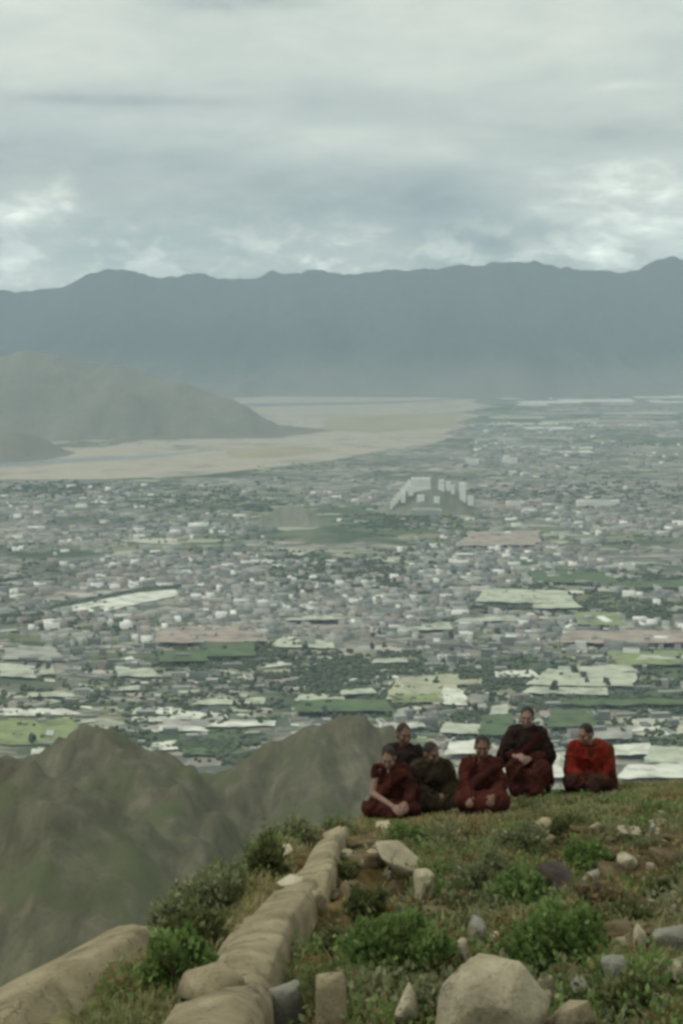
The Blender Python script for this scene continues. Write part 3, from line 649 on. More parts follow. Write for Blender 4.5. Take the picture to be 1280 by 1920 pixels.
def rib(name, pts, label, seed, m, hts, wds, lift=None, st=4):
    """long angular slab lofted along ground points: flat tilted top, crisp edges, broken ends"""
    gp = [G(*p_) for p_ in pts]; r = np.random.default_rng(seed); n = 64; q = np.linspace(0, 1, n); tt = np.linspace(0, 1, len(gp))
    cx = np.interp(q, tt, [a.x for a in gp]); cy = np.interp(q, tt, [a.y for a in gp]); wd = np.interp(q, tt, wds); ht = np.interp(q, tt, hts)
    lf = np.interp(q, np.linspace(0, 1, len(lift)), lift) if lift else np.zeros(n)
    sec = np.array([(-.56, -1.2), (-.50, .10), (-.38, .62), (-.08, .90), (.18, 1.0), (.36, .80), (.47, .35), (.52, -1.2)])
    k = 22; arc = np.linspace(0, len(sec) - 1, k); sx_ = np.interp(arc, range(len(sec)), sec[:, 0]); sz_ = np.interp(arc, range(len(sec)), sec[:, 1])
    knots = np.sort(np.concatenate([[0, 1], r.uniform(.1, .9, st)])); wob = r.uniform(-1, 1, (len(knots), len(sec), 2)) * np.array([.05, .04])
    gz_ = ground(cx, cy, False); gz_ = np.polyval(np.polyfit(q, gz_, 2), q) + .03
    if lift: gz_ = hill_base(cx, cy)
    d0 = (ground(cx, cy, False) - gz_) * bool(lift); gz_ = gz_ + (1 - q) * (.6 * d0[0] + .4 * d0.max()) + q * (.6 * d0[-1] + .4 * d0.max())
    v = []
    for i in range(n):
        wi = np.stack([[np.interp(q[i], knots, wob[:, a, c]) for a in range(len(sec))] for c in (0, 1)], 1)
        ox = np.interp(arc, range(len(sec)), wi[:, 0]); oz = np.interp(arc, range(len(sec)), wi[:, 1])
        e = min(1, .25 + min(q[i], 1 - q[i]) * 22); gz = gz_[i] + lf[i]
        for j in range(k): v.append((cx[i] + (sx_[j] + ox[j]) * wd[i] * (.8 + .2 * e), cy[i], gz + (sz_[j] + oz[j]) * ht[i] * (e if sz_[j] > 0 else 1)))
    v = np.array(v); a_, b_, c_ = v.T
    nz = .045 * fbm(a_ * 3.1 + seed, b_ * .22, c_ * .5, o=1, seed=seed + 9) + .012 * fbm(a_ * 14 + seed, b_ * .7, c_ * 2, o=3, seed=seed) - .010 * np.maximum(0, ridged(a_ * 7 + seed, b_ * .4 + c_, o=3, seed=seed + 4) - .45)
    v[:, 2] += nz; v[:, 0] += nz * .8
    f = np.array([(i * k + j, i * k + j + 1, (i + 1) * k + j + 1, (i + 1) * k + j) for i in range(n - 1) for j in range(k - 1)])
    caps = [tuple(range(k))[::-1], tuple(range((n - 1) * k, n * k))]
    o = mesh(name, v, [tuple(int(z) for z in x) for x in f] + caps, m, smooth=True)
    return tag(o, label, 'rock')
rib('rock_slab', [(570, 1690), (600, 1632), (628, 1580), (662, 1516)], 'narrow upper end of the long pale rock rib, running up to the leftmost person', 5, M['rock_tan'], [.10, .11, .13, .13], [.34, .27, .20, .16])
rib('rock_slab', [(455, 1850), (500, 1768), (540, 1706), (578, 1650)], 'smooth straight middle length of the long pale rock rib at the hill edge', 8, M['rock_tan'], [.10, .11, .10, .09], [.32, .34, .32, .30])
rib('rock_slab', [(330, 2160), (395, 1990), (440, 1900), (480, 1800)], 'broad lowest block of the long rock rib at the bottom edge, grey faced on its right', 12, M['rock_tan'], [.12, .14, .14, .11], [.50, .46, .42, .34])
rock('rock', 470, 1790, 90, 46, 'tan broken rock leaning on the left side of the middle rib', 'rock', M['rock_tan'], 151, dep=1.2, sink=.2)
rock('rock', 585, 1720, 60, 40, 'tan rock fallen against the right side of the middle rib', 'rock', M['rock_tan'], 152, dep=1.3, sink=.15)
rock('rock', 545, 1668, 60, 30, 'pale rock on the left shoulder of the rib, below the flat jutting rock', 'rock', M['rock_pale'], 153, dep=1.4, sink=.15)
rock('rock', 395, 1890, 120, 60, 'broad tan rock joining the lowest rib block on its left', 'rock', M['rock_tan'], 154, dep=1.3, sink=.2)
rock('rock', 625, 1575, 50, 26, 'small tan rock bridging the upper rib near its top', 'rock', M['rock_tan'], 155, dep=1.6, sink=.1)
rock('boulder', 533, 1965, 80, 110, 'blue grey boulder face leaning on the right side of the rib at the bottom edge', 'boulder', M['rock_grey'], 14, dep=1.3, sink=.15)
rock('rock', 525, 1612, 62, 18, 'small flat pale rock jutting left out of the upper rib above the shrubs', 'rock', M['rock_pale'], 21, dep=.8, sink=.1)
# left boulder along the drop
lb = rockmesh('boulder', (.34, 1.55, .34), 33, M['rock_tan'], big=True, rough=.16)
lb.location = (-1.29, 8.25, -3.27 - .17); lb.rotation_euler = (R(-11.5), R(-16), R(-7))
tag(lb, 'large smooth tan boulder sloping off the lower left edge above the gorge', 'boulder')
for dims, pos, rot, sd, lab in (((.27, .15, .062), G(754, 1666) + Vector((0, .12, .17)), (R(16), R(27), R(-12)), 41, 'upper half of the pale bent slab, tilted over a dark hollow in mid slope'),
                                ((.085, .15, .16), G(800, 1696) + Vector((-.02, .10, .10)), (R(6), R(14), R(25)), 43, 'lower half of the pale bent slab, standing on the right of the dark hollow')):
    o = rockmesh('rock_slab', dims, sd, M['rock_pale']); o.location = pos; o.rotation_euler = rot; tag(o, lab, 'rock')
rock('boulder', 928, 2000, 225, 185, 'biggest pale rounded boulder at the bottom edge of the photo', 'boulder', M['rock_pale'], 48, dep=.9, sink=.1, big=True, rough=.3, npts=90)
rock('boulder', 1062, 1975, 120, 95, 'pale low boulder adjoining the biggest boulder on its right', 'boulder', M['rock_tan'], 49, dep=.9, sink=.15)
rock('boulder', 620, 1960, 82, 135, 'upright tan boulder left of the biggest boulder, below the left bush', 'boulder', M['rock_tan'], 53, dep=.8, sink=.1)
rock('rock', 895, 1778, 62, 72, 'slanting greenish grey rock between the two round bushes', 'rock', M['rock_grey'], 57, dep=.6, tilt=R(-28), sink=.2)
rock('rock', 1045, 1668, 92, 54, 'dark purplish rock under the upper right shrub', 'rock', M['rock_dark'], 59, dep=.7, sink=.2)
rock('rock', 1262, 1790, 92, 58, 'pale grey rock at the right edge over a dark crevice', 'rock', M['rock_grey'], 61, dep=.8, sink=.05, tilt=R(-20))
rock('rock', 1278, 1830, 70, 26, 'thin pale rock lying below the crevice at the right edge', 'rock', M['rock_tan'], 62, dep=.8, sink=.1)
rock('rock', 1155, 1850, 56, 62, 'pointed grey rock right of the right hand bush', 'rock', M['rock_grey'], 63, dep=.8, sink=.15)
rock('rock', 1100, 1866, 82, 40, 'grey angular rock in front of the right hand bush', 'rock', M['rock_grey'], 65, dep=.8, sink=.15)
rock('rock', 1148, 1900, 50, 34, 'grey broken rock low on the right, below the angular grey rock', 'rock', M['rock_grey'], 67, dep=.8, sink=.15)
rock('rock', 668, 1528, 48, 30, 'brownish rock capping the rib beside the leftmost person', 'rock', M['rock_tan'], 69, dep=1, sink=.15)
rk = rockmesh('rock', (.20, .16, .16), 70, M['rock_grey']); gk = G(990, 1490); rk.location = (gk.x, gk.y + .12, gk.z + .06); tag(rk, 'low grey rock under the highest seated person', 'rock')
stones_ = [(930, 1782, 26, 22, 'small pale stone just right of the slanting rock'), (868, 1822, 26, 38, 'upright pale stone left of the path of stones above the biggest boulder'), (962, 1812, 36, 24, 'flat pale stone above the biggest boulder'),
          (1000, 1842, 34, 22, 'pale stone at the left foot of the right hand bush'), (1050, 1846, 24, 16, 'whitish stone at the right foot of the right hand bush'), (1030, 1876, 40, 28, 'white split stone on top of the boulder row at right'),
          (1015, 1900, 34, 26, 'whitish stone resting against the biggest boulder'), (1165, 1795, 20, 26, 'small pale upright stone above the pointed grey rock'), (1200, 1806, 22, 42, 'thin upright pale stone right of the pointed rock'),
          (1180, 1576, 46, 14, 'long thin pale stone high on the right slope'), (1120, 1572, 26, 16, 'yellowish stone left of the long thin stone high on the slope'), (1178, 1640, 38, 20, 'pale stone in the middle of the brown right slope'), (1222, 1640, 24, 16, 'brownish stone right of the pale stone on the brown slope'),
          (1105, 1668, 36, 22, 'grey stone right of the dark purplish rock'), (1235, 1550, 36, 12, 'flat stone near the crest at far right'), (1238, 1538, 18, 12, 'small round stone near the crest at far right'), (760, 1925, 50, 40, 'pale stone at the bottom edge left of the biggest boulder'),
          (705, 1612, 36, 14, 'flat tan stone at the left end of the bent slab'), (655, 1612, 30, 12, 'flat pale stone right of the rib top'), (1270, 1845, 40, 22, 'pale stone in the lower right corner grass'), (1225, 1560, 22, 12, 'dull stone under the flat crest stone'), (1030, 1566, 40, 20, 'brown earthy stone in grass below the person in red'),
          (1028, 1590, 30, 16, 'brown earthy stone above the dark purplish rock'), (722, 1552, 44, 7, 'pale flat stone at the feet of the leftmost person'), (1240, 1890, 30, 20, 'half-hidden stone in the lower right corner')]
for i, (px, py, w, h, lab) in enumerate(stones_):
    rock('stone', px, py + 4, w * 1.35, h * 1.7, lab, 'stone', M['rock_pale' if 'pale' in lab or 'whit' in lab else 'rock_grey' if 'grey' in lab or 'dull' in lab else 'rock_tan'], 100 + i, dep=.8, sink=.08)
for i in range(70):
    px, py = random.uniform(640, 1280), random.uniform(1560, 1915)
    o = rock('pebble', px, py, random.uniform(8, 20), random.uniform(8, 16), 'tiny stone lying loose in the grass of the hilltop', 'stone', M[('rock_pale', 'rock_tan', 'rock_grey')[i % 3]], 200 + i, dep=.8, sink=.0, group='tiny loose stones on the hilltop')

M['bedrock'] = rockmat('brown bedrock', (.06, .043, .022), (.12, .092, .048), (.21, .17, .10), lichen=(.10, .11, .05), seedv=31)
for i in range(150):                                     # brown broken bedrock breaking through the turf
    if i < 16: px, py = random.uniform(575, 720), random.uniform(1575, 1860)
    elif i < 90: px, py = random.uniform(1080, 1290), random.uniform(1560, 1800)
    else: px, py = random.uniform(700, 1280), random.uniform(1580, 1915)
    g = G(px, py); sc = g.y / F
    if abs(g.x - float(np.interp(g.y, [7, 8.6, 10.4, 13.3, 16], [-.58, -.49, -.35, -.18, 0]))) < .2: continue
    w = random.uniform(34, 130) * random.uniform(.6, 1) * sc / 2
    o = rockmesh('bedrock', (w, w * random.uniform(.6, 1), w * random.uniform(.25, .5)), 700 + i, M['bedrock'])
    o.location = (g.x, g.y + .05, g.z + w * random.uniform(-.05, .18)); o.rotation_euler = (random.uniform(-.25, .25), random.uniform(-.25, .25), random.uniform(0, 6)); o['kind'] = 'structure'

# ---------------------------------------------------------------- shrubs
def leaves(n, rad, seed, size, shell=.55, lean=0):
    r = np.random.default_rng(seed)
    u = r.normal(size=(n, 3)); u /= np.linalg.norm(u, axis=1)[:, None]; u[:, 2] = np.abs(u[:, 2]) * 1.0 - .12
    lump = 1 + .60 * fbm(u[:, 0] * 2.4 + seed, u[:, 1] * 2.4, u[:, 2] * 2.4, o=3, seed=seed)
    rr = (shell + (1 - shell) * r.random(n) ** .6) * lump
    c = u * rr[:, None] * np.array(rad)
    dirv = u * .7 + r.normal(size=(n, 3)) * .55 + np.array([0, 0, .45]); dirv /= np.linalg.norm(dirv, axis=1)[:, None]
    side = np.cross(dirv, r.normal(size=(n, 3))); side /= np.linalg.norm(side, axis=1)[:, None]
    L = size * (.6 + .8 * r.random(n)); Wd = L * .32
    a = c; b = c + dirv * (L * .5)[:, None] + side * Wd[:, None]; d_ = c + dirv * (L * .5)[:, None] - side * Wd[:, None]; e = c + dirv * L[:, None]
    v = np.stack([a, b, e, d_], 1).reshape(-1, 3); f = np.arange(n * 4).reshape(n, 4)
    return v, f
def bush(px, py, wpx, hpx, n, m, label, seed, size=.035, name='bush', shell=.5, at=None):
    g = G(px, py) if at is None else at
    s_ = g.y / F; rad = (wpx * s_ / 2, wpx * s_ / 2 * .85, hpx * s_)
    y = g.y + (rad[1] * .7 if at is None else 0)
    root = empty(name, (g.x, y, float(ground(g.x, y)) - .03))
    v, f = leaves(n, rad, seed, size, shell); mesh('foliage', v, f, m, parent=root)
    r = np.random.default_rng(seed); sv, sf = [], []
    for _ in range(14):
        e = np.array([r.normal(0, rad[0] * .45), r.normal(0, rad[1] * .45), rad[2] * r.uniform(.45, .85)]); k = len(sv)
        for z, rr in ((0, .012), (1, .004)):
            for q in range(4): sv.append((e[0] * z + rr * math.cos(q * 1.57), e[1] * z + rr * math.sin(q * 1.57), e[2] * z - .03 * (1 - z)))
        sf += [(k + q, k + (q + 1) % 4, k + 4 + (q + 1) % 4, k + 4 + q) for q in range(4)]
    mesh('stem', sv, sf, M['stem'], parent=root)
    return tag(root, label, 'bush' if name == 'bush' else 'shrub')
bush(750, 1832, 200, 128, 6500, M['leaf_bush'], 'round bright green bush on the left, in front of the dark hollow', 301)
bush(1050, 1838, 205, 135, 7000, M['leaf_bush'], 'round bright green bush on the right, above the row of broken stones', 302)
bush(925, 1668, 150, 80, 3800, M['leaf_grey'], 'pale olive bush in the middle of the slope, above the slanting rock', 303, size=.04)
bush(1105, 1640, 110, 58, 2600, M['leaf_bush'], 'low green shrub growing over the dark purplish rock', 304, name='shrub')
bush(985, 1610, 120, 46, 2200, M['leaf_grey'], 'low greyish shrub below the highest seated person', 305, name='shrub')
bush(1180, 1738, 110, 44, 1700, M['leaf_dark'], 'low brownish green shrub on the right slope', 306, name='shrub')
bush(845, 1585, 120, 30, 1500, M['leaf_grey'], 'flat olive shrub just below the middle seated person', 307, name='shrub')
bush(1250, 1690, 80, 50, 1300, M['leaf_dark'], 'dark shrub at the right edge above the pale grey rock', 308, name='shrub')
bush(1190, 1905, 110, 70, 2200, M['leaf_dark'], 'dark olive shrub in the bottom right corner', 309, name='shrub')
bush(975, 1700, 130, 62, 2600, M['leaf_bush'], 'deep green shrub mass just above the right round bush', 311, name='shrub')
bush(690, 1730, 90, 44, 1400, M['leaf_dark'], 'dark shrub on the brown bank right of the long rib', 312, name='shrub')
bush(640, 1790, 80, 52, 1300, M['leaf_dark'], 'dark shrub low on the brown bank, above the upright tan boulder', 318, name='shrub')
bush(650, 1650, 60, 30, 900, M['leaf_dark'], 'small dark shrub high on the brown bank beside the rib top', 319, name='shrub')
bush(1075, 1575, 100, 30, 1300, M['leaf_dark'], 'dark low shrub below the person in red', 313, name='shrub')
bush(1220, 1610, 90, 36, 1300, M['leaf_grey'], 'pale olive shrub high on the right slope', 314, name='shrub')
bush(765, 1590, 90, 30, 1200, M['leaf_bush'], 'low green shrub at the feet of the left end people', 315, name='shrub')
bush(800, 1890, 100, 60, 1700, M['leaf_grey'], 'olive shrub at the bottom left of the biggest boulder', 316, name='shrub')
bush(1120, 1760, 80, 50, 1300, M['leaf_dark'], 'dark shrub touching the right side of the right round bush', 317, name='shrub')
bush(860, 1720, 80, 40, 1300, M['leaf_dark'], 'dark low shrub right of the bent slab', 310, name='shrub')
for i, (Y, off, w, h, m, lab) in enumerate(((15.3, .02, 80, 38, 'leaf_grey', 'small olive shrub on the drop just left of the rib top'), (13.9, .02, 78, 55, 'leaf_grey', 'loose grey green shrub standing above the flat jutting rock'), (12.4, .10, 90, 105, 'leaf_dark', 'tall dark shrub left of the middle rib'), (11.7, -.08, 100, 70, 'leaf_grey', 'pale feathery shrub hanging at the edge left of the tall dark shrub'),
                                         (10.6, .16, 100, 80, 'leaf_grey', 'olive shrub beside the lower middle rib'), (10.1, -.02, 96, 80, 'leaf_grey', 'pale shrub behind the top of the big left boulder'), (9.1, .30, 120, 90, 'leaf_dark', 'dark green shrub between the left boulder and the rib'), (7.8, .50, 120, 95, 'leaf_bush', 'green shrub at the bottom left between boulder and rib'), (8.4, .12, 90, 55, 'leaf_grey', 'low pale shrub on the right flank of the left boulder'))):
    x = float(Xe(Y)) + off + .08
    bush(0, 0, w, h, int(w * h * (.28 if m != 'leaf_grey' else .2)), M[m], lab, 320 + i, name='shrub', at=Vector((x, Y, 0)), size=.045, shell=.35 if m != 'leaf_grey' else .12)

# ---------------------------------------------------------------- grass
def grass(name, n, seed, m, label, h0, h1, thr, zone):
    r = np.random.default_rng(seed)
    Y = 5.6 + 12.4 * r.random(n * 3) ** .75; X = -.30 * Y + r.random(n * 3) * (.30 * Y + .30 * Y)
    ok = (X > Xe(Y) - .25) & (fbm(X * 1.1, Y * 1.1, o=4, seed=zone) + .25 * r.normal(size=len(X)) > thr)
    ribx = np.interp(Y, [7, 8.6, 10.4, 13.3, 16], [-.58, -.49, -.35, -.18, 0])
    ok &= ~((np.abs(X + 1.29 - (Y - 8.25) * .12) < .24) & (Y < 9.7))
    ok &= np.abs(X - ribx) > .10 + .08 * r.random(len(X))
    ok &= ~((np.abs(X - .44) < .17) & (np.abs(Y - 11.1) < .4)) & ~((np.abs(X + .26) < .15) & (Y < 8.2))
    ok &= ~((X - ribx > .1) & (X - ribx < .30 + .35 * vnoise(X * 2, Y * .8, None, 77) + .25) & (Y > 8.3) & (Y < 15) & (r.random(len(X)) < .93))
    X, Y = X[ok][:n], Y[ok][:n]; n = len(X)
    Z = ground(X, Y) - .01
    cl = .6 + .8 * np.clip(fbm(X * 3, Y * 3, o=2, seed=zone + 9) + .5, 0, 1)
    H = (h0 + (h1 - h0) * r.random(n)) * cl * (1 - .45 * sstep(15.2, 16.6, Y)); Wd = (.004 + .004 * r.random(n)) * (1 + .05 * Y)
    a = r.random(n) * 2 * math.pi; ux, uy = np.cos(a), np.sin(a); ln = H * (.25 + .7 * r.random(n)); b = r.random(n) * 2 * math.pi
    base = np.stack([X, Y, Z], 1); sd = np.stack([ux, uy, np.zeros(n)], 1) * Wd[:, None]
    mid = base + np.stack([np.cos(b) * ln * .35, np.sin(b) * ln * .35, H * .6], 1); tip = base + np.stack([np.cos(b) * ln, np.sin(b) * ln, H], 1)
    v = np.stack([base - sd, base + sd, mid + sd * .7, mid - sd * .7, tip], 1).reshape(-1, 3)
    k = np.arange(n)[:, None] * 5
    f = np.concatenate([k + np.array([[0, 1, 2]]), k + np.array([[0, 2, 3]]), k + np.array([[3, 2, 4]])])
    return tag(mesh(name, v, f, m), label, 'grass', kind='stuff')
grass('green_grass', 44000, 401, M['grass_green'], 'short green grass covering the hilltop', .02, .075, .0, 402)
grass('olive_grass', 36000, 404, M['grass_olive'], 'olive grass covering the hilltop', .02, .08, -.05, 405)
grass('dry_grass', 13000, 407, M['grass_dry'], 'dry straw coloured grass on the bare brown soil', .02, .08, .08, 408)

def cover(name, n, seed, m, label, zone, thr, size):
    r = np.random.default_rng(seed); vv, ff, k = [], [], 0
    while n > 0:
        Y = 6 + 11.2 * r.random() ** .8; X = Y * r.uniform(-.26, .30); xr = float(np.interp(Y, [7, 8.6, 10.4, 13.3, 16], [-.58, -.49, -.35, -.18, 0]))
        if X < Xe(Y) - .1 or abs(X - xr) < .30 or (abs(X + 1.29 - (Y - 8.25) * .12) < .36 and Y < 10): continue
        if abs(X - .40) < .22 and abs(Y - 11.2) < .6: continue
        if .1 < X - xr < .62 and 8.3 < Y < 15 and r.random() < .85: continue
        if float(fbm(np.array([X * .9]), np.array([Y * .9]), o=3, seed=zone)[0]) < thr: continue
        if Y > 15 and r.random() < .7: continue
        n -= 1; rd = r.uniform(.07, .26) * (.7 if Y > 15 else 1); hh = rd * r.uniform(.45, .85)
        v, f = leaves(int(30 + 420 * rd), (rd, rd, hh), int(r.integers(1e6)), size, .3)
        vv.append(v + np.array([X, Y, float(ground(X, Y)) - .02])); ff.append(f + k); k += len(v)
    return tag(mesh(name, np.concatenate(vv), np.concatenate(ff), m), label, 'ground cover', kind='stuff')
cover('ground_cover', 260, 501, M['leaf_grey'], 'pale olive cushion plants scattered over the hilltop', 502, -.10, .038)
cover('ground_cover', 240, 503, M['leaf_bush'], 'green leafy ground plants scattered over the hilltop', 504, .0, .034)
cover('ground_cover', 120, 505, M['leaf_dry'], 'dry brownish cushion plants on the bare soil of the hilltop', 506, .0, .036)
cover('ground_cover', 200, 507, M['leaf_dark'], 'dark olive cushion plants on the hilltop slope', 508, .0, .036)

# ---------------------------------------------------------------- people
M['skin'] = mat('sunburnt skin', (.12, .068, .046), rough=.6, var=[(.15, .088, .06)], scale=12, spec=.3)
M['skin_pale'] = mat('paler skin', (.19, .112, .084), rough=.6, var=[(.23, .14, .108)], scale=12, spec=.3)
M['hair'] = mat('black cropped hair', (.024, .020, .016), rough=.7, bump=.4, bscale=150)
M['eye'] = mat('dark eye', (.015, .012, .01), rough=.2)
def cloth(name, c): return mat(name, tuple(x * .75 for x in c), rough=.95, var=[c, tuple(x * 1.35 for x in c)], scale=9, bump=.5, bscale=60, spec=.1, bdist=.01)
M['maroon'] = cloth('maroon robe', (.040, .012, .009)); M['maroon2'] = cloth('dull maroon robe', (.050, .014, .010)); M['brown'] = cloth('dark brown robe', (.032, .015, .010))
M['olive'] = cloth('dark olive robe', (.026, .020, .012)); M['black'] = cloth('black vest', (.018, .012, .010)); M['red'] = cloth('red shirt', (.13, .014, .008)); M['rust'] = cloth('rust shawl', (.075, .028, .010)); M['wine'] = cloth('wine red cloth', (.034, .008, .008))
def cap(v, f, a, b, ra, rb, sq=(1, 1)):
    """closed tapered capsule between a and b"""
    a, b = np.array(a, float), np.array(b, float); ax = b - a; L = np.linalg.norm(ax) + 1e-6; ax /= L
    h = np.array([0, 0, 1.0]) if abs(ax[2]) < .9 else np.array([0, 1.0, 0]); u = np.cross(ax, h); u /= np.linalg.norm(u); w = np.cross(ax, u)
    n = 14; rings = []
    for th in np.linspace(-math.pi / 2, 0, 5)[1:]: rings.append((a + ax * ra * math.sin(th), ra * math.cos(th)))
    for th in np.linspace(0, math.pi / 2, 5)[:-1]: rings.append((b + ax * rb * math.sin(th), rb * math.cos(th)))
    k = len(v); v.append(a - ax * ra)
    for c, r in rings:
        for i in range(n):
            q = 2 * math.pi * i / n; v.append(c + r * (u * math.cos(q) * sq[0] + w * math.sin(q) * sq[1]))
    v.append(b + ax * rb); m = len(rings)
    for i in range(n):
        j = (i + 1) % n; f.append((k, k + 1 + j, k + 1 + i))
        for q in range(m - 1): f.append((k + 1 + q * n + i, k + 1 + q * n + j, k + 1 + (q + 1) * n + j, k + 1 + (q + 1) * n + i))
        f.append((k + 1 + (m - 1) * n + i, k + 1 + (m - 1) * n + j, k + 1 + m * n))
def ell(v, f, c, r, rot=None):
    k = len(v); q = I3v * np.array(r)
    if rot is not None: q = q @ np.array(rot.to_3x3()).T
    v.extend(q + np.array(c)); f.extend([tuple(int(i) + k for i in x) for x in I3f])
def fuse(name, v, f, m, voxel, smooth=3, parent=None, fold=0, fscale=(14, 14, 3), seed=0):
    o = mesh('tmp', v, f)
    md = o.modifiers.new('r', 'REMESH'); md.mode = 'VOXEL'; md.voxel_size = voxel
    ms = o.modifiers.new('s', 'SMOOTH'); ms.iterations = smooth; ms.factor = .5
    me = bpy.data.meshes.new_from_object(o.evaluated_get(bpy.context.evaluated_depsgraph_get())); me.name = name
    old = o.data; bpy.data.objects.remove(o); bpy.data.meshes.remove(old)
    if fold:
        n = len(me.vertices); co = np.zeros(n * 3, np.float32); no = np.zeros(n * 3, np.float32)
        me.vertices.foreach_get('co', co); me.vertices.foreach_get('normal', no); co = co.reshape(-1, 3); no = no.reshape(-1, 3)
        x, y, z = co.T * np.array(fscale)[:, None]
        wob = fbm(x * .3, y * .3, z, o=2, seed=seed + 2) * 1.5
        s_ = 1 - np.abs(vnoise(x + wob, y + wob, z, seed)) * 2
        co = co + no * (fold * s_ * np.clip(co[:, 2] * 12, .15, 1))[:, None]
        me.vertices.foreach_set('co', co.astype(np.float32).ravel()); me.update()
    me.materials.clear(); me.materials.append(m); me.polygons.foreach_set('use_smooth', np.ones(len(me.polygons), bool))
    o = bpy.data.objects.new(name, me); C.objects.link(o)
    if parent: o.parent = parent
    return o
def hand(v, f, wrist, dirv, palm, side):
    """palm + four unequal bent fingers + thumb. dirv: towards the fingers, palm: palm normal"""
    dv = Vector(dirv).normalized(); pn = (Vector(palm) - dv * dv.dot(Vector(palm))).normalized(); sd = dv.cross(pn) * side; w = Vector(wrist)
    for k in np.linspace(-1, 1, 4): cap(v, f, w + sd * .012 * k, w + dv * .085 + sd * .028 * k, .017, .014)
    for k, L in zip((-1, -.33, .33, 1), (.062, .074, .070, .054)):
        a = w + dv * .085 + sd * .030 * k; b = a + dv * L * .5 + pn * .010 + sd * .004 * k; c = b + dv * L * .32 + pn * L * .38
        cap(v, f, a, b, .0105, .0095); cap(v, f, b, c, .0095, .008)
    a = w + dv * .025 - sd * .022; b = a - sd * .034 + dv * .030 + pn * .012; c = b + dv * .034 + pn * .014
    cap(v, f, a, b, .014, .012); cap(v, f, b, c, .012, .009)
def person(base, yaw, label, robe, hip=(0, 0, .12), chest=(0, -.03, .46), head=(0, -.07, .70), headrot=(0, 0, 0), knees=((-.175, -.28, .19), (.175, -.28, .19)), feet=((.10, -.32, .05), (-.10, -.32, .05)),
           elbows=((-.19, -.09, .29), (.19, -.09, .29)), hands=((-.06, -.27, .22), (.06, -.27, .22)), bare=(False, False), skin='skin', scale=1.0, seed=1, sitting=False, extra=(), shawl=None, vest=None, drape=None, barefoot=True, lap=True, sash=None):
    V3 = Vector; hip, chest, head = V3(hip), V3(chest), V3(head); up = (chest - hip).normalized()
    shl = [chest + V3((s_ * .135, .01, .045)) for s_ in (-1, 1)]
    v, f = [], []
    hr = Euler(headrot).to_matrix(); H = lambda x, y, z: head + hr @ V3((x, y, z))
    # --- body, one fused surface
    cap(v, f, hip, chest, .10, .105, (1.15, .8)); cap(v, f, chest + V3((-.085, 0, .04)), chest + V3((.085, 0, .04)), .06, .06)
    cap(v, f, chest + V3((0, .01, .08)), H(0, .015, -.06), .058, .052)
    ell(v, f, H(0, .012, .015), (.074, .094, .100), hr); ell(v, f, H(0, -.022, -.045), (.056, .066, .066), hr); ell(v, f, H(0, -.055, -.085), (.030, .026, .024), hr)
    cap(v, f, H(0, -.086, .012), H(0, -.110, -.028), .009, .015); ell(v, f, H(0, -.076, .030), (.052, .014, .012), hr)
    ell(v, f, H(0, -.088, -.058), (.024, .012, .008), hr)
    for s_ in (-1, 1):
        ell(v, f, H(s_ * .045, -.066, -.022), (.024, .020, .020), hr); ell(v, f, H(s_ * .077, .012, -.012), (.010, .020, .033), hr)
    for i, s_ in enumerate((-1, 1)):
        e, h = V3(elbows[i]), V3(hands[i])
        cap(v, f, shl[i], e, .046, .040); dv = (h - e).normalized(); wr = h - dv * .05; cap(v, f, e, wr, .042, .026)
        hand(v, f, wr, dv + V3((0, -.1, -.15)), V3((-s_ * .5, .5, -.5)), s_)
        k, ft = V3(knees[i]), V3(feet[i])
        cap(v, f, hip + V3((s_ * .09, 0, 0)), k, .088, .062); cap(v, f, k, ft, .058, .036)
        fd = V3((s_ * .25, -1, 0)).normalized() if sitting else (ft - k).normalized() * .8 + V3((0, -.35, 0))
        cap(v, f, ft + V3((0, 0, -.005)), ft + fd.normalized() * .13 + V3((0, 0, -.022)), .036, .026, (1.2, .8))
        for q in range(5): cap(v, f, ft + fd.normalized() * .13 + fd.normalized().cross(V3((0, 0, 1))) * (.022 * (q - 2) * .7) + V3((0, 0, -.026)), ft + fd.normalized() * (.165 - .006 * abs(q - 1)) + fd.normalized().cross(V3((0, 0, 1))) * (.022 * (q - 2) * .75) + V3((0, 0, -.030)), .011, .009)
    root = fuse('person', v, f, M[skin], .0085, 2)
    # --- hair and eyes
    v, f = [], []
    ell(v, f, H(0, .021, .026), (.0765, .094, .0955), hr); ell(v, f, H(0, .044, -.012), (.070, .066, .072), hr)
    fuse('hair', v, f, M['hair'], .008, 2, root, .003, (60, 60, 60), seed)
    for s_ in (-1, 1):
        v, f = [], []; ell(v, f, H(s_ * .030, -.079, .008), (.009, .006, .005), hr); mesh('eye', v, f, M['eye'], parent=root, smooth=True)
    # --- robe: skirt over the legs, body wrap, sleeves
    v, f = [], []
    for i, s_ in enumerate((-1, 1)):
        k, ft = V3(knees[i]), V3(feet[i])
        cap(v, f, hip + V3((s_ * .07, .02, .01)), k, .115, .09); kk = k.lerp(ft, .74 if barefoot else .95); cap(v, f, k, kk, .095, .075)
        if not sitting: cap(v, f, k + V3((0, .02, -.03)), hip + V3((s_ * .16, .06, -.04)), .09, .10)
        if sitting:
            for q in (.2, .4, .6): cap(v, f, V3(knees[0]).lerp(V3(feet[0]), q), V3(knees[1]).lerp(V3(feet[1]), q), .05, .05)
    if lap:
        a, b = V3(knees[0]), V3(knees[1]); cap(v, f, a.lerp(hip, .25) + V3((0, -.03, .0)), b.lerp(hip, .25) + V3((0, -.03, .0)), .095, .095); cap(v, f, a.lerp(b, .25) + V3((0, -.02, -.04)), a.lerp(b, .75) + V3((0, -.02, -.04)), .085, .085)
        ell(v, f, hip + V3((0, -.02, -.01)), (.20, .21, .14))
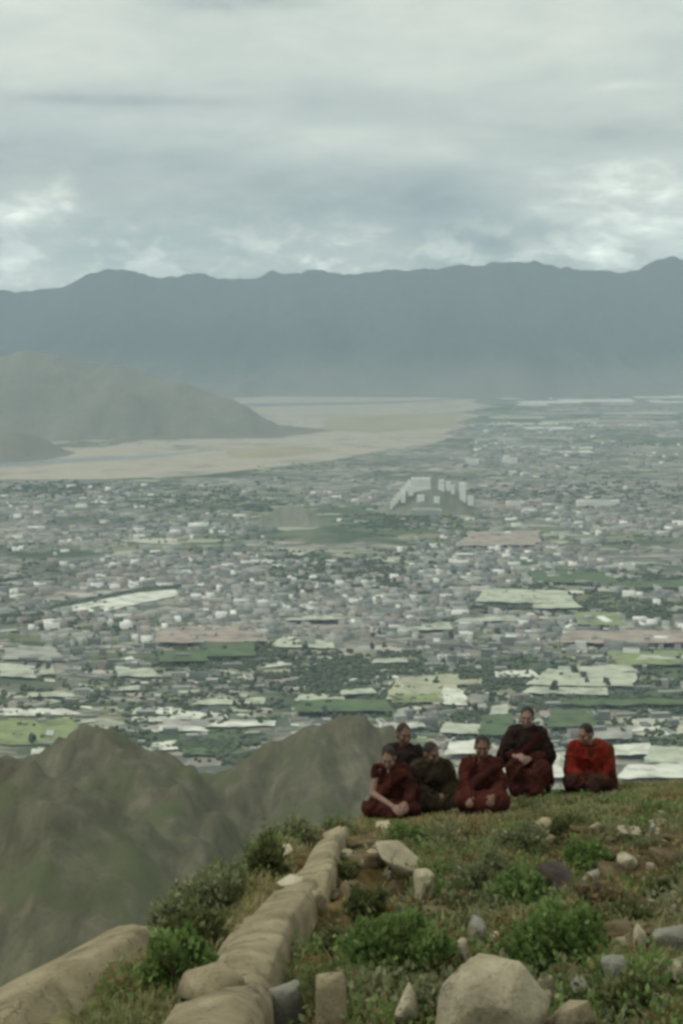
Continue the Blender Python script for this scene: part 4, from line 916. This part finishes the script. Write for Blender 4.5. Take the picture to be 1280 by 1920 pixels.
    cap(v, f, hip + V3((0, .01, .04)), chest + V3((0, 0, -.02)), .145, .125, (1.15, .95))
    cap(v, f, chest + V3((-.085, .005, .03)), chest + V3((.085, .005, .03)), .092, .092)
    for i in (0, 1):
        e, h = V3(elbows[i]), V3(hands[i])
        if not bare[i]:
            cap(v, f, shl[i], e, .074, .068); cap(v, f, e, e.lerp(h, .66), .068, .054)
            cap(v, f, e + V3((0, .02, -.02)), hip + (e - hip) * .75 + V3((0, .03, -.08)), .07, .08)
        else: cap(v, f, shl[i], shl[i].lerp(e, .2), .068, .064)
    for (a, b, ra, rb) in extra: cap(v, f, a, b, ra, rb)
    fuse('robe', v, f, M[robe], .011, 2, root, .026, (15, 15, 4), seed)
    if shawl:                                             # cloth thrown over one shoulder and across the chest
        m, s_ = shawl; v, f = [], []
        a = shl[0 if s_ < 0 else 1]; b = hip + V3((-s_ * .17, -.10, .06))
        for q in np.linspace(-.5, .5, 4):
            st = a + V3((-s_ * .04 + q * .10 * s_, 0, .035 - .03 * abs(q))); en = b + V3((0, -.01, q * .17)); md_ = st.lerp(en, .5) + V3((0, -.115, .0))
            st2 = st + V3((0, -.085, -.03)); cap(v, f, st, st2, .042, .042); cap(v, f, st2, md_, .042, .045); cap(v, f, md_, en, .045, .05)
            cap(v, f, st, st + V3((s_ * .02, .11, -.05)), .042, .05); cap(v, f, st + V3((s_ * .02, .11, -.05)), hip + V3((s_ * .1, .19, .05)), .05, .06)
        fuse('shawl', v, f, M[m], .012, 4, root, .010, (16, 16, 5), seed + 40)
    if vest:
        v, f = [], []
        cap(v, f, hip + V3((0, .01, .10)), chest + V3((0, 0, -.03)), .172, .155, (1.18, 1.0)); cap(v, f, chest + V3((-.095, .005, .035)), chest + V3((.095, .005, .035)), .112, .112)
        for i in (0, 1):
            e = V3(elbows[i]); cap(v, f, shl[i], e, .094, .088)
            if vest[1]: cap(v, f, e, e.lerp(V3(hands[i]), .70), .088, .070)
        fuse('jacket' if vest[1] else 'vest', v, f, M[vest[0]], .011, 2, root, .022, (15, 15, 6), seed + 80)
    if drape:
        v, f = [], []
        for (a, b, ra, rb) in drape[1]: cap(v, f, a, b, ra, rb)
        fuse('shawl', v, f, M[drape[0]], .012, 3, root, .014, (14, 14, 4), seed + 90)
    root.location = base; root.rotation_euler = (0, 0, yaw); root.scale = (scale,) * 3
    return tag(root, label, 'person', 'people sitting in a row on the hilltop')
def seat(px, py, dz=0):
    g = G(px, py); return Vector((g.x, g.y, g.z + dz))
person(seat(738, 1526), R(-6), 'left end person in dark maroon robe, one bare arm reaching into the lap', 'maroon', chest=(-.03, -.10, .45), head=(-.045, -.19, .665), headrot=(R(22), 0, R(-6)), knees=((-.23, -.23, .12), (.22, -.25, .14)),
       elbows=((-.215, -.16, .26), (.21, -.12, .29)), hands=((.05, -.38, .17), (.16, -.34, .20)), bare=(True, False), skin='skin_pale', seed=3, shawl=('maroon2', 1), scale=0.955)
person(seat(756, 1508), R(4), 'person with cropped dark hair, half hidden behind the bare-armed one', 'brown', chest=(0, -.02, .52), head=(0, -.04, .775), headrot=(R(6), 0, R(15)), seed=5, vest=('black', True), scale=0.994)
person(seat(808, 1520), R(14), 'slouching person in a dark olive robe, third from the left', 'olive', chest=(-.02, -.07, .43), head=(-.035, -.12, .655), headrot=(R(14), 0, R(22)), seed=9, vest=('olive', True), elbows=((-.20, -.1, .28), (.21, -.06, .28)), scale=0.975)
person(seat(903, 1520), R(-4), 'maroon robed person alone in the middle of the row, hands on knees', 'maroon2', chest=(0, -.05, .46), head=(0, -.09, .69), headrot=(R(10), 0, 0), seed=13,
       hands=((-.15, -.35, .22), (.10, -.36, .23)), shawl=('maroon', 1), scale=0.975)
person(seat(988, 1488), R(-8), 'highest seated person, in a black vest over dark robes, on a low rock', 'maroon', hip=(0, .02, .27), chest=(0, -.03, .65), head=(0, -.07, .90), headrot=(R(4), 0, R(-8)), knees=((-.14, -.30, .38), (.17, -.30, .36)), feet=((-.10, -.36, .05), (.10, -.40, .05)),
       elbows=((-.26, -.06, .47), (.24, -.05, .47)), hands=((-.10, -.27, .49), (.0, -.28, .47)), sitting=True, lap=False, seed=17, vest=('black', False), drape=('wine', [((.20, .0, .47), (.235, -.03, .15), .075, .075), ((.235, -.03, .15), (.17, -.08, .10), .075, .09)]), shawl=('wine', 1), skin='skin_pale', scale=0.955)
person(seat(1102, 1484), R(-10), 'right end person in a bright red shirt, head turned and bowed', 'brown', chest=(0, -.05, .45), head=(-.03, -.10, .685), headrot=(R(14), 0, R(-35)), seed=23, vest=('red', True), shawl=None,
       elbows=((-.20, -.12, .28), (.20, -.06, .28)), hands=((-.03, -.33, .14), (.10, -.32, .12)), drape=('rust', [((.10, .09, .52), (.215, .02, .47), .07, .085), ((.215, .02, .47), (.245, -.03, .25), .085, .085), ((.245, .0, .25), (.25, .05, .06), .085, .085), ((.10, .10, .50), (.14, .15, .10), .09, .1)]), skin='skin_pale', scale=0.955)

# ---------------------------------------------------------------- haze over the valley
hz = bpy.data.materials.new('valley haze'); hz.use_nodes = True; q = NT(hz.node_tree)
pv = q.n('ShaderNodeVolumePrincipled'); pv.inputs['Density'].default_value = 6.0e-5; pv.inputs['Color'].default_value = (.63, .84, 1.0, 1); pv.inputs['Anisotropy'].default_value = .0
q.t.links.new(pv.outputs[0], q.n('ShaderNodeOutputMaterial').inputs['Volume'])
zt = 1600
hv = [(x, y, z) for z in (ZP - 100, zt) for x, y in ((-27000, -5500), (27000, -5500), (27000, 28000), (-27000, 28000))]
tag(mesh('haze', hv, [(3, 2, 1, 0), (4, 5, 6, 7), (0, 1, 5, 4), (1, 2, 6, 5), (2, 3, 7, 6), (3, 0, 4, 7)], hz), 'pale blue grey haze filling the valley air', 'haze', kind='stuff')
